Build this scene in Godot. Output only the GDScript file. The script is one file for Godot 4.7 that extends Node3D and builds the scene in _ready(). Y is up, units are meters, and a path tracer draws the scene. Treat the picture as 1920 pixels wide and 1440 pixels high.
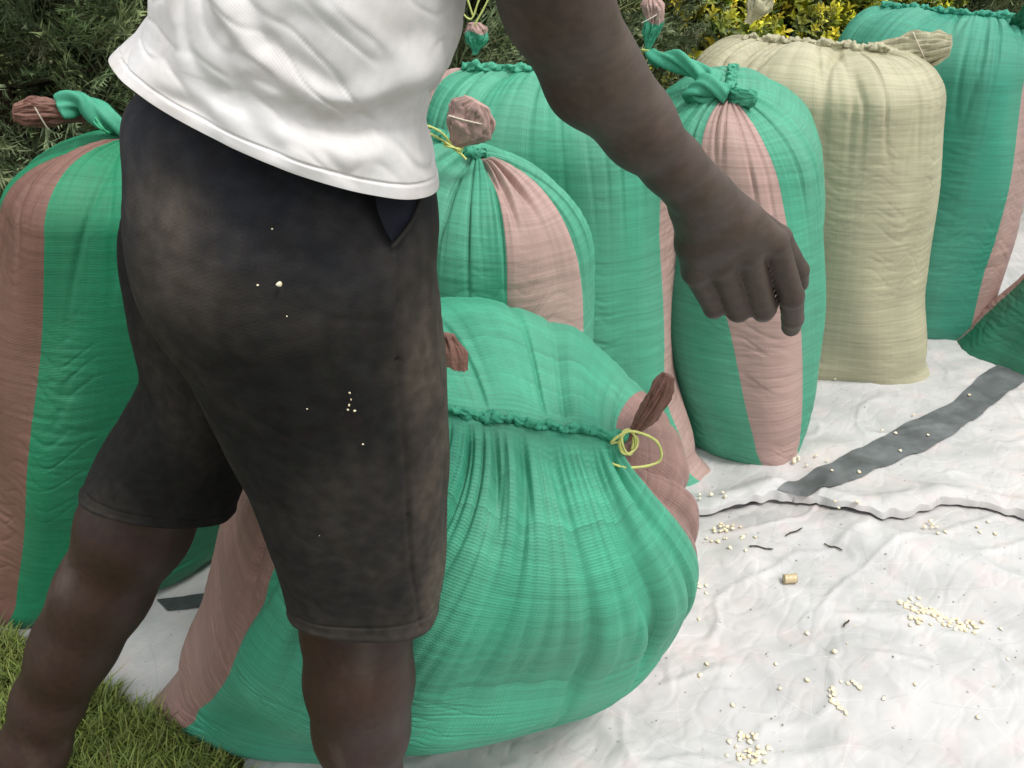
extends Node3D

# ---------------------------------------------------------------- small helpers
var rng := RandomNumberGenerator.new()
var na := FastNoiseLite.new()
var nb := FastNoiseLite.new()
var used := {}
var M := {}

func V(x: float, y: float, d: float) -> Vector3:   # x right, y up, d metres ahead of the photographer
	return Vector3(x, y, -d)

func numbered(called: String) -> String:
	if not used.has(called):
		used[called] = 0
		return called
	used[called] += 1
	return "%s_%03d" % [called, used[called]]

func tag(o: Node, label: String, category: String, group := "") -> Node:
	o.set_meta("label", label)
	o.set_meta("category", category)
	if group != "":
		o.set_meta("group", group)
	return o

func thing(called: String, at: Vector3, label: String, category: String, group := "") -> Node3D:
	var o := Node3D.new()
	o.name = numbered(called)
	add_child(o)
	o.position = at
	tag(o, label, category, group)
	return o

func put(called: String, mesh: Mesh, m: Material, parent: Node3D = null, world := true) -> MeshInstance3D:
	# a named mesh; its vertices are given in world coordinates unless world is false
	var o := MeshInstance3D.new()
	o.mesh = mesh
	o.material_override = m
	if parent == null:
		o.name = numbered(called)
		add_child(o)
	else:
		o.name = called
		parent.add_child(o, true)
		if world:
			var q: Node = parent
			var at := Vector3.ZERO
			while q != self:
				at += (q as Node3D).position
				q = q.get_parent()
			o.position = -at
	return o

func smooth(a: float, b: float, x: float) -> float:
	var t := clampf((x - a) / (b - a), 0.0, 1.0)
	return t * t * (3.0 - 2.0 * t)

# A grid of points (row by row, nu columns) as a smooth mesh; cols picks columns, dv x du points outward, or du x dv when flip is set.
func grid_mesh(P: PackedVector3Array, C: PackedColorArray, T: PackedVector2Array, nu: int, nv: int, wrap: bool, flip := false, c0 := 0, c1 := -1) -> ArrayMesh:
	if c1 < 0:
		c1 = nu if wrap else nu - 1
	var w := c1 - c0 + 1
	var vs := PackedVector3Array(); var ns := PackedVector3Array(); var cs := PackedColorArray(); var ts := PackedVector2Array()
	vs.resize(w * nv); ns.resize(w * nv); cs.resize(w * nv); ts.resize(w * nv)
	var k := 0
	for j in nv:
		var r0 := maxi(j - 1, 0) * nu
		var r1 := mini(j + 1, nv - 1) * nu
		var r := j * nu
		for i in range(c0, c1 + 1):
			var im: int; var ip: int; var ii: int
			if wrap:
				ii = i % nu; im = (i - 1 + nu) % nu; ip = (i + 1) % nu
			else:
				ii = i; im = maxi(i - 1, 0); ip = mini(i + 1, nu - 1)
			var n := (P[r1 + ii] - P[r0 + ii]).cross(P[r + ip] - P[r + im])
			if flip:
				n = -n
			vs[k] = P[r + ii]
			ns[k] = n.normalized() if n.length_squared() > 1e-20 else Vector3.UP
			cs[k] = C[r + ii]
			var uv := T[r + ii]
			if wrap and i >= nu:
				uv.x = T[r + nu - 1].x + T[r + 1].x - T[r].x
			ts[k] = uv
			k += 1
	var ix := PackedInt32Array()
	ix.resize((w - 1) * (nv - 1) * 6)
	k = 0
	for j in nv - 1:
		for i in w - 1:
			var a := j * w + i
			var b := a + 1
			var c := a + w + 1
			var d := a + w
			if flip:
				ix[k] = a; ix[k + 1] = c; ix[k + 2] = b; ix[k + 3] = a; ix[k + 4] = d; ix[k + 5] = c
			else:
				ix[k] = a; ix[k + 1] = b; ix[k + 2] = c; ix[k + 3] = a; ix[k + 4] = c; ix[k + 5] = d
			k += 6
	return arrays_mesh(vs, ns, cs, ts, ix)

func arrays_mesh(vs: PackedVector3Array, ns: PackedVector3Array, cs: PackedColorArray, ts: PackedVector2Array, ix: PackedInt32Array) -> ArrayMesh:
	var a := []
	a.resize(Mesh.ARRAY_MAX)
	a[Mesh.ARRAY_VERTEX] = vs; a[Mesh.ARRAY_NORMAL] = ns; a[Mesh.ARRAY_INDEX] = ix
	if cs.size() == vs.size():
		a[Mesh.ARRAY_COLOR] = cs
	if ts.size() == vs.size():
		a[Mesh.ARRAY_TEX_UV] = ts
	var m := ArrayMesh.new()
	m.add_surface_from_arrays(Mesh.PRIMITIVE_TRIANGLES, a)
	return m

func curve_points(pts: Array, n: int) -> PackedVector3Array:   # Catmull-Rom
	var out := PackedVector3Array()
	var m := pts.size()
	for k in n + 1:
		var t := float(k) / n * (m - 1)
		var i := mini(int(t), m - 2)
		var f := t - i
		var p1: Vector3 = pts[i]
		var p2: Vector3 = pts[i + 1]
		var p0: Vector3 = pts[maxi(i - 1, 0)]
		var p3: Vector3 = pts[mini(i + 2, m - 1)]
		out.append(p1.cubic_interpolate(p2, p0, p3, f))
	return out

# A tube along points with a radius that may vary: rad(t, angle) -> radius
func tube(pts: PackedVector3Array, rad: Callable, sides: int, col: Color, uvs := 1.0) -> ArrayMesh:
	var n := pts.size()
	var P := PackedVector3Array(); var C := PackedColorArray(); var T := PackedVector2Array()
	var up := Vector3(0.31, 0.9, 0.17).normalized()
	for j in n:
		var d := (pts[mini(j + 1, n - 1)] - pts[maxi(j - 1, 0)]).normalized()
		var x := d.cross(up)
		if x.length() < 0.05:
			x = d.cross(Vector3.RIGHT)
		x = x.normalized()
		var y := x.cross(d).normalized()
		up = y
		for i in sides:
			var a := TAU * i / sides
			var r: float = rad.call(float(j) / (n - 1), a)
			if j == 0 or j == n - 1:
				r *= 0.35
			P.append(pts[j] + (x * cos(a) + y * sin(a)) * r)
			C.append(col)
			T.append(Vector2(float(i) / sides, float(j) / n * uvs))
	return grid_mesh(P, C, T, sides, n, true, false)

func cord(pts: Array, r: float, col: Color, n := 24) -> ArrayMesh:
	return tube(curve_points(pts, n), func(_t, a): return r * (1.0 + 0.15 * sin(a * 2.0 + _t * 90.0)), 7, col)

# ---------------------------------------------------------------- materials
func image_tex(w: int, h: int, data: PackedByteArray) -> ImageTexture:
	return ImageTexture.create_from_image(Image.create_from_data(w, h, false, Image.FORMAT_RGB8, data))

func weave_textures() -> Array:
	var n := 768
	var tp := 6                                       # pixels to one tape
	var rows := PackedFloat32Array(); var colsv := PackedFloat32Array()
	var r2 := RandomNumberGenerator.new(); r2.seed = 5
	for i in n / tp:
		rows.append(r2.randf_range(-0.03, 0.03) + (-0.04 if r2.randf() < 0.06 else 0.0))
		colsv.append(r2.randf_range(-0.025, 0.025))
	var data := PackedByteArray(); data.resize(n * n * 3)
	var hh := PackedByteArray(); hh.resize(n * n * 3)
	var k := 0
	var fs := FastNoiseLite.new(); fs.seed = 21; fs.frequency = 0.02; fs.fractal_octaves = 3
	var streak := fs.get_seamless_image(96, n).get_data()      # stretched crosswise below: streaks along the tapes
	for y in n:
		var ry := y / tp
		var fy := absf((y % tp) - (tp - 1) * 0.5) / (tp * 0.5)
		for x in n:
			var cx := x / tp
			var fx := absf((x % tp) - (tp - 1) * 0.5) / (tp * 0.5)
			var over := (cx + ry) % 2 == 0
			var g := 0.86 + (rows[ry] if over else rows[ry] * 0.7 + colsv[cx]) - 0.05 * (fy * fy if over else fx * fx) - 0.04 * fx * fy + 0.075 * (streak[(ry * 17 % n) * 96 + x / 8] / 255.0 - 0.5)
			var b := int(clampf(g, 0.0, 1.0) * 255.0)
			data[k] = b; data[k + 1] = b; data[k + 2] = b
			var hgt := (1.0 - fy * fy) * (1.0 - 0.5 * fx * fx) if over else (1.0 - fx * fx) * (1.0 - 0.5 * fy * fy) * 0.8
			var hb := int(clampf(hgt, 0.0, 1.0) * 255.0)
			hh[k] = hb; hh[k + 1] = hb; hh[k + 2] = hb
			k += 3
	var im := Image.create_from_data(n, n, false, Image.FORMAT_RGB8, hh)
	im.bump_map_to_normal_map(3.0)
	return [image_tex(n, n, data), ImageTexture.create_from_image(im)]

func cloth_textures(seedn: int, rib: float, amount: float, knit := 0.25) -> Array:     # fine knit or twill with soft mottling
	var n := 512
	var f := FastNoiseLite.new(); f.seed = seedn; f.frequency = 0.02; f.fractal_octaves = 4
	var f2 := FastNoiseLite.new(); f2.seed = seedn + 1; f2.frequency = 0.35
	var im := f.get_seamless_image(n, n)
	var im2 := f2.get_seamless_image(n, n)
	var a := im.get_data(); var b := im2.get_data()
	var data := PackedByteArray(); data.resize(n * n * 3)
	var hh := PackedByteArray(); hh.resize(n * n * 3)
	for i in n * n:
		var x := i % n
		var y := i / n
		var g := 1.0 - amount + amount * 0.5 * (a[i] + b[i]) / 255.0
		var q := int(clampf(g, 0, 1) * 255.0)
		data[i * 3] = q; data[i * 3 + 1] = q; data[i * 3 + 2] = q
		var hgt := int(clampf(0.5 + knit * sin(x * TAU * rib / n * 64.0) * sin(y * TAU / n * 64.0) + 0.3 * (b[i] / 255.0 - 0.5), 0, 1) * 255.0)
		hh[i * 3] = hgt; hh[i * 3 + 1] = hgt; hh[i * 3 + 2] = hgt
	var him := Image.create_from_data(n, n, false, Image.FORMAT_RGB8, hh)
	him.bump_map_to_normal_map(2.0)
	return [image_tex(n, n, data), ImageTexture.create_from_image(him)]

func tarp_texture() -> ImageTexture:
	var n := 1536
	var f := FastNoiseLite.new(); f.seed = 31; f.frequency = 0.004; f.fractal_octaves = 5
	var f2 := FastNoiseLite.new(); f2.seed = 77; f2.frequency = 0.012; f2.fractal_octaves = 4
	var a := f.get_seamless_image(n, n).get_data()
	var b := f2.get_seamless_image(n, n).get_data()
	var g := PackedFloat32Array(); g.resize(n * n)
	for i in n * n:
		g[i] = 0.0
	var r2 := RandomNumberGenerator.new(); r2.seed = 9
	for s in 3200:                                     # scuffs and scratches of the coating
		var x := r2.randf() * n
		var y := r2.randf() * n
		var ang := r2.randfn(0.55, 0.55) if r2.randf() < 0.7 else r2.randf() * PI
		var l := r2.randf_range(10, 90)
		var amt := r2.randf_range(0.008, 0.034) * (1.0 if r2.randf() < 0.55 else -1.0)
		var bend := r2.randf_range(-0.004, 0.004)
		for q in int(l):
			x += cos(ang); y += sin(ang); ang += bend
			var id := (int(y) % n + n) % n * n + (int(x) % n + n) % n
			g[id] += amt
			g[(id + 1) % (n * n)] += amt * 0.7
			g[(id + n) % (n * n)] += amt * 0.5
	for s in 900:                                      # specks of dirt
		var x := r2.randi() % n
		var y := r2.randi() % n
		var amt := r2.randf_range(0.05, 0.3)
		for dy in r2.randi_range(1, 3):
			for dx in r2.randi_range(1, 4):
				g[(y + dy) % n * n + (x + dx) % n] -= amt
	var data := PackedByteArray(); data.resize(n * n * 3)
	for i in n * n:
		var m := a[i] / 255.0
		var d := b[i] / 255.0
		var v := 0.90 + g[i] + 0.09 * (m - 0.5) + 0.10 * (d - 0.5)
		var pink := smoothstep(0.50, 0.95, d) * 0.035
		data[i * 3] = int(clampf(v, 0, 1) * 255); data[i * 3 + 1] = int(clampf(v - pink, 0, 1) * 255); data[i * 3 + 2] = int(clampf(v - pink * 1.1, 0, 1) * 255)
	return image_tex(n, n, data)

func mat(rough: float, spec: float, tex: Array = [], uv := Vector2.ONE, nscale := 1.0) -> StandardMaterial3D:
	var m := StandardMaterial3D.new()
	m.vertex_color_use_as_albedo = true
	m.roughness = rough
	m.metallic_specular = spec
	if tex.size() > 0:
		m.albedo_texture = tex[0]
		m.uv1_scale = Vector3(uv.x, uv.y, 1)
		if tex.size() > 1:
			m.normal_enabled = true
			m.normal_texture = tex[1]
			m.normal_scale = nscale
	return m

func make_materials() -> void:
	var weave := weave_textures()
	M.sack = mat(0.5, 0.4, weave, Vector2(1.0 / 0.26, 1.0 / 0.26), 0.42)
	M.sack_soft = mat(0.55, 0.4, weave, Vector2(1.0 / 0.24, 1.0 / 0.24), 0.35)
	M.cord = mat(0.5, 0.4)
	var knit := cloth_textures(3, 1.0, 0.10)
	M.shirt = mat(0.9, 0.25, knit, Vector2(9, 9), 0.25)
	var twill := cloth_textures(8, 0.5, 0.45)
	M.shorts = mat(0.85, 0.3, twill, Vector2(5, 5), 0.18)
	var skin := cloth_textures(15, 1.0, 0.30, 0.0)
	M.skin = mat(0.56, 0.4, [skin[0], skin[1]], Vector2(9, 9), 0.30)
	M.tarp = mat(0.55, 0.4, [tarp_texture()], Vector2(1.0 / 1.7, 1.0 / 1.7))
	M.band = mat(0.5, 0.45, [skin[0]], Vector2(3, 3))
	M.leaf = mat(0.5, 0.45)
	M.leaf.backlight_enabled = true
	M.leaf.backlight = Color(0.12, 0.14, 0.03)
	M.needle = mat(0.6, 0.35)
	M.grass = mat(0.55, 0.4)
	M.grass.backlight_enabled = true
	M.grass.backlight = Color(0.08, 0.12, 0.02)
	M.bark = mat(0.9, 0.2, [skin[0]], Vector2(4, 4))
	M.soil = mat(0.95, 0.2, [skin[0]], Vector2(60, 60))
	M.kernel = mat(0.4, 0.5)
	M.eye = mat(0.2, 0.5)

# ---------------------------------------------------------------- distance field -> surface net
var FD := PackedFloat32Array()
var f_o := Vector3.ZERO
var f_c := 0.01
var f_n := Vector3i.ONE

func field_begin(lo: Vector3, hi: Vector3, cell: float) -> void:
	f_o = lo; f_c = cell
	f_n = Vector3i(((hi - lo) / cell).ceil()) + Vector3i.ONE
	FD.resize(f_n.x * f_n.y * f_n.z)
	FD.fill(1.0)

# a chain of tapered capsules joined to the field with blend k; chain = [[point, radius], ...]; a chain is blended in itself with k2
func chain(c: Array, k: float, k2 := 0.004) -> void:
	var lo: Vector3 = c[0][0]
	var hi: Vector3 = c[0][0]
	var rm := 0.0
	for e in c:
		lo = lo.min(e[0]); hi = hi.max(e[0]); rm = maxf(rm, e[1])
	var pad := rm + k + 3.0 * f_c
	var i0 := Vector3i(((lo - Vector3.ONE * pad - f_o) / f_c).floor()).clamp(Vector3i.ZERO, f_n - Vector3i.ONE)
	var i1 := Vector3i(((hi + Vector3.ONE * pad - f_o) / f_c).ceil()).clamp(Vector3i.ZERO, f_n - Vector3i.ONE)
	var nseg := c.size() - 1
	var A := PackedVector3Array(); var B := PackedVector3Array(); var L := PackedFloat32Array(); var R := PackedFloat32Array()
	for s in nseg:
		A.append(c[s][0])
		B.append(c[s + 1][0] - c[s][0])
		L.append(1.0 / maxf(B[s].length_squared(), 1e-9))
	for e in c:
		R.append(e[1])
	for z in range(i0.z, i1.z + 1):
		for y in range(i0.y, i1.y + 1):
			var row := (z * f_n.y + y) * f_n.x
			var p := Vector3(f_o.x + i0.x * f_c, f_o.y + y * f_c, f_o.z + z * f_c)
			for x in range(i0.x, i1.x + 1):
				var t := 9.0
				for s in nseg:
					var pa := p - A[s]
					var h := clampf(pa.dot(B[s]) * L[s], 0.0, 1.0)
					var d := (pa - B[s] * h).length() - (R[s] + (R[s + 1] - R[s]) * h)
					if s == 0:
						t = d
					else:
						var e := maxf(k2 - absf(t - d), 0.0)
						t = minf(t, d) - e * e / k2 * 0.25
				var o := FD[row + x]
				if t < o + k:
					var e2 := maxf(k - absf(t - o), 0.0)
					FD[row + x] = minf(t, o) - (e2 * e2 / k * 0.25 if k > 0.0 else 0.0)
				p.x += f_c

func ball(c: Vector3, r: Vector3, k: float, cut := false) -> void:     # ellipsoid added to or cut from the field
	var rm := maxf(r.x, maxf(r.y, r.z))
	var pad := rm + k + 3.0 * f_c
	var i0 := Vector3i(((c - Vector3.ONE * pad - f_o) / f_c).floor()).clamp(Vector3i.ZERO, f_n - Vector3i.ONE)
	var i1 := Vector3i(((c + Vector3.ONE * pad - f_o) / f_c).ceil()).clamp(Vector3i.ZERO, f_n - Vector3i.ONE)
	for z in range(i0.z, i1.z + 1):
		for y in range(i0.y, i1.y + 1):
			var row := (z * f_n.y + y) * f_n.x
			for x in range(i0.x, i1.x + 1):
				var p := (f_o + Vector3(x, y, z) * f_c - c) / r
				var l := p.length()
				var t := (l - 1.0) * l / maxf((p / r).length(), 1e-6)
				var o := FD[row + x]
				if cut:
					var e := maxf(k - absf(-t - o), 0.0)
					FD[row + x] = maxf(-t, o) + e * e / k * 0.25
				else:
					var e2 := maxf(k - absf(t - o), 0.0)
					FD[row + x] = minf(t, o) - e2 * e2 / k * 0.25

func field_mesh(vs: PackedVector3Array, ns: PackedVector3Array, ix: PackedInt32Array) -> void:
	var nx := f_n.x
	var ny := f_n.y
	var nz := f_n.z
	var sy := nx
	var sz := nx * ny
	var id := PackedInt32Array(); id.resize(FD.size()); id.fill(-1)
	var cells := PackedInt32Array()
	var lim := f_c * 2.0
	for z in nz - 1:
		for y in ny - 1:
			var row := z * sz + y * sy
			for x in nx - 1:
				var i := row + x
				if absf(FD[i]) > lim:
					continue
				var a := FD[i]; var b := FD[i + 1]; var c := FD[i + sy]; var d := FD[i + sy + 1]
				var e := FD[i + sz]; var f := FD[i + sz + 1]; var g := FD[i + sz + sy]; var h := FD[i + sz + sy + 1]
				var m := int(a < 0) + int(b < 0) + int(c < 0) + int(d < 0) + int(e < 0) + int(f < 0) + int(g < 0) + int(h < 0)
				if m == 0 or m == 8:
					continue
				var s := Vector3.ZERO
				var n := 0
				if (a < 0) != (b < 0): s += Vector3(a / (a - b), 0, 0); n += 1
				if (c < 0) != (d < 0): s += Vector3(c / (c - d), 1, 0); n += 1
				if (e < 0) != (f < 0): s += Vector3(e / (e - f), 0, 1); n += 1
				if (g < 0) != (h < 0): s += Vector3(g / (g - h), 1, 1); n += 1
				if (a < 0) != (c < 0): s += Vector3(0, a / (a - c), 0); n += 1
				if (b < 0) != (d < 0): s += Vector3(1, b / (b - d), 0); n += 1
				if (e < 0) != (g < 0): s += Vector3(0, e / (e - g), 1); n += 1
				if (f < 0) != (h < 0): s += Vector3(1, f / (f - h), 1); n += 1
				if (a < 0) != (e < 0): s += Vector3(0, 0, a / (a - e)); n += 1
				if (b < 0) != (f < 0): s += Vector3(1, 0, b / (b - f)); n += 1
				if (c < 0) != (g < 0): s += Vector3(0, 1, c / (c - g)); n += 1
				if (d < 0) != (h < 0): s += Vector3(1, 1, d / (d - h)); n += 1
				id[i] = vs.size()
				cells.append(i)
				vs.append(f_o + (Vector3(x, y, z) + s / n) * f_c)
				ns.append(Vector3(b + d + f + h - a - c - e - g, c + d + g + h - a - b - e - f, e + f + g + h - a - b - c - d).normalized())
	for i in cells:
		var a := FD[i] < 0
		for ax in 3:
			var st: int = [1, sy, sz][ax]
			var s1: int = [sy, sz, 1][ax]
			var s2: int = [sz, 1, sy][ax]
			if (FD[i + st] < 0) == a or i - s1 - s2 < 0:
				continue
			var q0 := id[i - s1 - s2]; var q1 := id[i - s2]; var q2 := id[i]; var q3 := id[i - s1]
			if q0 < 0 or q1 < 0 or q2 < 0 or q3 < 0:
				continue
			if a:
				ix.append_array([q0, q2, q1, q0, q3, q2])
			else:
				ix.append_array([q0, q1, q2, q0, q2, q3])

# ---------------------------------------------------------------- lofted cloth
# rings: [centre, half axis to the right, half axis towards the camera]; col(p, phi, v) and disp(p, phi, v)
func loft(rings: Array, nu: int, nv: int, pw: float, disp: Callable, col: Callable, hem_in := 0.0, open_top := true) -> ArrayMesh:
	var P := PackedVector3Array(); var C := PackedColorArray(); var T := PackedVector2Array()
	var cs := []; var as_ := []; var bs := []
	for r in rings:
		cs.append(r[0]); as_.append(r[1]); bs.append(r[2])
	var cc := curve_points(cs, nv - 1)
	var ca := curve_points(as_, nv - 1)
	var cb := curve_points(bs, nv - 1)
	var run := 0.0
	var rows := nv
	for j in nv:
		if j > 0:
			run += cc[j].distance_to(cc[j - 1])
		for i in nu:
			var a := TAU * i / nu
			var x := cos(a)
			var y := sin(a)
			x = signf(x) * pow(absf(x), pw)
			y = signf(y) * pow(absf(y), pw)
			var off := ca[j] * x + cb[j] * y
			var p := cc[j] + off
			p += off.normalized() * float(disp.call(p, a, float(j) / (nv - 1)))
			P.append(p)
			C.append(col.call(p, a, float(j) / (nv - 1)))
			T.append(Vector2(a * 0.09, run))
	if hem_in > 0.0:                                   # the cloth turns in at the hem and runs back up inside
		for q in 3:
			var jj: int = nv - 1 - [0, 2, 10][q]
			for i in nu:
				var s := P[jj * nu + i]
				P.append(s + (cc[jj] - s).normalized() * hem_in * [0.8, 1.2, 1.6][q])
				C.append(C[jj * nu + i])
				T.append(T[jj * nu + i])
		rows += 3
	return grid_mesh(P, C, T, nu, rows, true, true)

func segs_at(p: Vector3, L: Array) -> float:           # folds: lines in the x,y plane on the near side of a garment
	var s := 0.0
	for q in L:
		var ax: float = q[0]
		var ay: float = q[1]
		var bx: float = q[2] - ax
		var by: float = q[3] - ay
		var px := p.x - ax
		var py := p.y - ay
		var t := clampf((px * bx + py * by) / (bx * bx + by * by), 0.0, 1.0)
		px -= bx * t
		py -= by * t
		var w: float = q[4]
		var d2 := (px * px + py * py) / (w * w)
		if d2 < 6.0:
			s += float(q[5]) * exp(-d2)
	return s

# ---------------------------------------------------------------- sacks
const GREEN := Color(0.085, 0.465, 0.295)
const PINK := Color(0.58, 0.385, 0.345)
const BROWN := Color(0.27, 0.135, 0.105)
const BEIGE := Color(0.58, 0.55, 0.37)

func sack(q: Dictionary) -> Dictionary:
	var o := thing(q.get("called", "grain_sack"), q.base, q.label, "sack", q.get("group", ""))
	var nu: int = q.get("nu", 288)
	var nv: int = q.get("nv", 240)
	var a0: float = q.a
	var b0: float = q.b
	var H: float = q.H
	var dome: float = q.get("dome", 0.13)
	var s: float = q.s
	var so: float = q.get("so", 0.0)
	var belly: float = q.get("belly", 0.06)
	var ab: float = q.get("ab", a0 * 1.08)
	var lean: Vector2 = q.get("lean", Vector2.ZERO)
	var bow: Vector2 = q.get("bow", Vector2.ZERO)
	var tilt: Vector2 = q.get("tilt", Vector2.ZERO)
	var fold: float = q.get("fold", 1.0)
	var shx: float = q.get("shoulder", 0.85)
	var wr: float = q.get("wrinkle", 1.0)
	var back_fold: float = q.get("back_fold", 1.0)
	var bb: float = q.get("foot", 0.96)
	var pl0: float = q.get("pleat_from", 0.56)
	var one: bool = q.get("one_stripe", false)
	var fq: float = q.get("pleat", 3.6)
	var slant: float = q.get("slant", 0.0)
	var twist: float = q.get("twist", 0.0)
	var sd: float = q.seedn * 37.0
	var th: float = q.th
	var X := Vector3(cos(th), 0, sin(th))
	var Z := Vector3(-sin(th), 0, cos(th))
	var base: Vector3 = q.base
	var green: Color = q.get("green", GREEN)
	var stripe: Color = q.get("stripe", PINK)
	var sw: int = int(nu * float(q.get("stripe_w", 0.055)))
	var P := PackedVector3Array(); var C := PackedColorArray(); var T := PackedVector2Array()
	P.resize(nu * nv); C.resize(nu * nv); T.resize(nu * nv)
	var yb := 0.07
	var yt := H - dome
	for j in nv:
		var v := float(j) / (nv - 1)
		var y: float; var am: float; var bm: float; var ex: float; var up := 0.0; var zo := 0.0
		if v < 0.12:
			var t := v / 0.12
			y = yb * (1.0 - cos(t * PI * 0.5)) * 0.9 + yb * 0.1 * t
			am = lerpf(ab, a0, smooth(0, 1, t) * 0.6)
			bm = b0 * (0.77 + 0.23 * sin(t * PI * 0.5)) * bb
			ex = lerpf(1.45, 2.0, t)
		elif v < 0.76:
			var t := (v - 0.12) / 0.64
			y = lerpf(yb, yt, t)
			am = lerpf(lerpf(ab, a0, 0.6), a0, smooth(0, 0.3, t)) * (1.0 + belly * sin(PI * t))
			bm = b0 * (bb + (1.0 - bb) * smooth(0, 0.75 if bb < 0.9 else 0.2, t) + belly * sin(PI * t))
			ex = lerpf(2.0, 2.35, smooth(0, 0.4, t))
		else:
			var t := (v - 0.76) / 0.24
			var ps := t * PI * 0.5
			y = yt + dome * sin(ps)
			am = s + (a0 - s) * pow(maxf(cos(ps), 0.0), shx)
			bm = maxf(b0 * pow(maxf(cos(ps), 0.0), 0.9), 0.0006)
			ex = lerpf(2.35, 2.0, t)
			up = sin(ps)
			zo = so * smooth(0, 1, t)
		if j == 0:
			bm *= 0.03
		var hh := y / H
		var dx := lean.x * hh + bow.x * sin(PI * hh)
		var dz := lean.y * hh + bow.y * sin(PI * hh)
		var tt := smooth(pl0, 0.98, v)
		for i in nu:
			var ph := TAU * i / nu
			var c := cos(ph)
			var sn := sin(ph)
			var lx := am * signf(c) * pow(absf(c), 2.0 / ex)
			var lz := -bm * signf(sn) * pow(absf(sn), 2.0 / ex) + zo
			var tw := twist * (1.0 - hh)
			var k := Vector3(lx * cos(tw) + lz * sin(tw), y, -lx * sin(tw) + lz * cos(tw))
			var nd := Vector3(c * b0, 0, -sn * a0).normalized() * (1.0 - up * up) + Vector3(0, up, 0)
			var cx := c * 1.9 + sd
			var cy := sn * 1.9
			var d := 0.011 * na.get_noise_3d(cx * 0.8, cy * 0.8, v * 2.6)
			# crosswise creases of the filled cloth
			var msk := 0.45 + 0.9 * maxf(na.get_noise_3d(cx * 0.7, cy * 0.7 + 9.0, v * 3.0), -0.35)
			var r1 := na.get_noise_3d(cx * 0.55, cy * 0.55, v * 24.0 + slant * c * 3.0 + na.get_noise_2d(cx * 1.2, cy * 1.2) * 0.9)
			d -= 0.0019 * wr * msk * exp(-r1 * r1 * 70.0) * (1.0 - tt)
			var r2 := nb.get_noise_3d(cx * 0.8 + 7.0, cy * 0.8, v * 46.0 + slant * (c - 0.6 * sn) * 14.0)
			d -= 0.0013 * wr * msk * exp(-r2 * r2 * 45.0) * (1.0 - 0.7 * tt)
			d += 0.0007 * wr * msk * nb.get_noise_3d(cx * 0.9, cy * 0.9, v * 85.0)
			# pleats that run down from the drawn-up mouth
			if tt > 0.0:
				var f1 := nb.get_noise_3d(c * fq + sd, sn * fq, v * 1.3)
				var f2 := na.get_noise_3d(c * fq * 2.3 + sd, sn * fq * 2.3, v * 1.8)
				var gate := 0.55 + 0.45 * smooth(-0.3, 0.3, nb.get_noise_3d(c * 2.0 - sd, sn * 2.0, v * 3.0))
				d += fold * tt * (0.003 * f1 - gate * 0.0105 * exp(-f1 * f1 * float(q.get("groove", 75.0))) - tt * gate * 0.004 * exp(-f2 * f2 * 30.0)) * (1.0 if sn < 0.1 else back_fold)
			d *= 1.0 - smooth(0.982, 1.0, v)
			k += nd * d
			k.y += (tilt.x * k.x + tilt.y * k.z) * hh
			if k.y < 0.004:
				k.y = 0.004
			P[j * nu + i] = base + X * k.x + Z * k.z + Vector3(dx, k.y, dz)
			var is_s := i <= sw or i >= nu - sw or (absi(i - nu / 2) <= sw and not one)
			var cl := stripe if is_s else green
			var m := 1.0 + 0.06 * na.get_noise_3d(cx * 0.8, cy * 0.8, v * 40.0) + 0.10 * na.get_noise_3d(cx, cy, v * 3.0)
			var dust := clampf(0.06 + 0.06 * nb.get_noise_3d(cx * 1.2, cy * 1.2, v * 3.0) + 0.12 * (1.0 - smooth(0.0, 0.12, v)), 0.0, 0.4) * float(q.get("dust", 1.0))
			C[j * nu + i] = Color(cl.r * m, cl.g * m, cl.b * m).lerp(Color(0.42, 0.42, 0.36), dust)
			T[j * nu + i] = Vector2(ph * (a0 + b0) * 0.5, v * (H + 0.12))
	# one mesh for the two plain panels, one for each edge stripe
	if q.get("plain", false):
		put("sack_cloth", grid_mesh(P, C, T, nu, nv, true, false), M.sack, o)
	else:
		var h := nu / 2
		for e in [[sw, h - sw], [h + sw, nu - sw]]:
			put("panel", grid_mesh(P, recolour(C, nu, nv, e[0], e[1], green, stripe), T, nu, nv, true, false, e[0], e[1]), M.sack, o)
		put("edge_stripe", grid_mesh(P, C, T, nu, nv, true, false, h - sw, h + sw), M.sack, o)
		put("edge_stripe", grid_mesh(P, C, shift_uv(T, nu, nv, sw), nu, nv, true, false, nu - sw, nu + sw), M.sack, o)
	# the drawn-up seam across the top
	var top := func(lx: float, up: float) -> Vector3:
		var k := Vector3(lx, H, so)
		k.y += tilt.x * k.x + tilt.y * k.z
		return base + X * k.x + Z * k.z + Vector3(lean.x, k.y + up, lean.y)
	var pts := PackedVector3Array()
	for i in 141:
		var t := float(i) / 140
		pts.append(top.call(lerpf(-s, s, t), 0.004 + 0.004 * nb.get_noise_2d(t * 9.0, sd)) + Z * (0.004 * na.get_noise_2d(t * 6.0, sd + 4.0) + 0.003 * nb.get_noise_2d(t * 30.0, sd + 9.0)))
	var rr: float = q.get("rope", 0.0105)
	put("gathered_seam", tube(pts, func(t, a): return rr * (0.70 + 0.16 * sin(a * 2.0 + t * s * 420.0) + 0.45 * nb.get_noise_2d(t * s * 170.0, a * 0.9 + sd) + 0.25 * na.get_noise_2d(t * s * 60.0, sd)), 16, green, s * 2.0), M.sack_soft, o)
	return {"root": o, "top": top, "X": X, "Z": Z}

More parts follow.
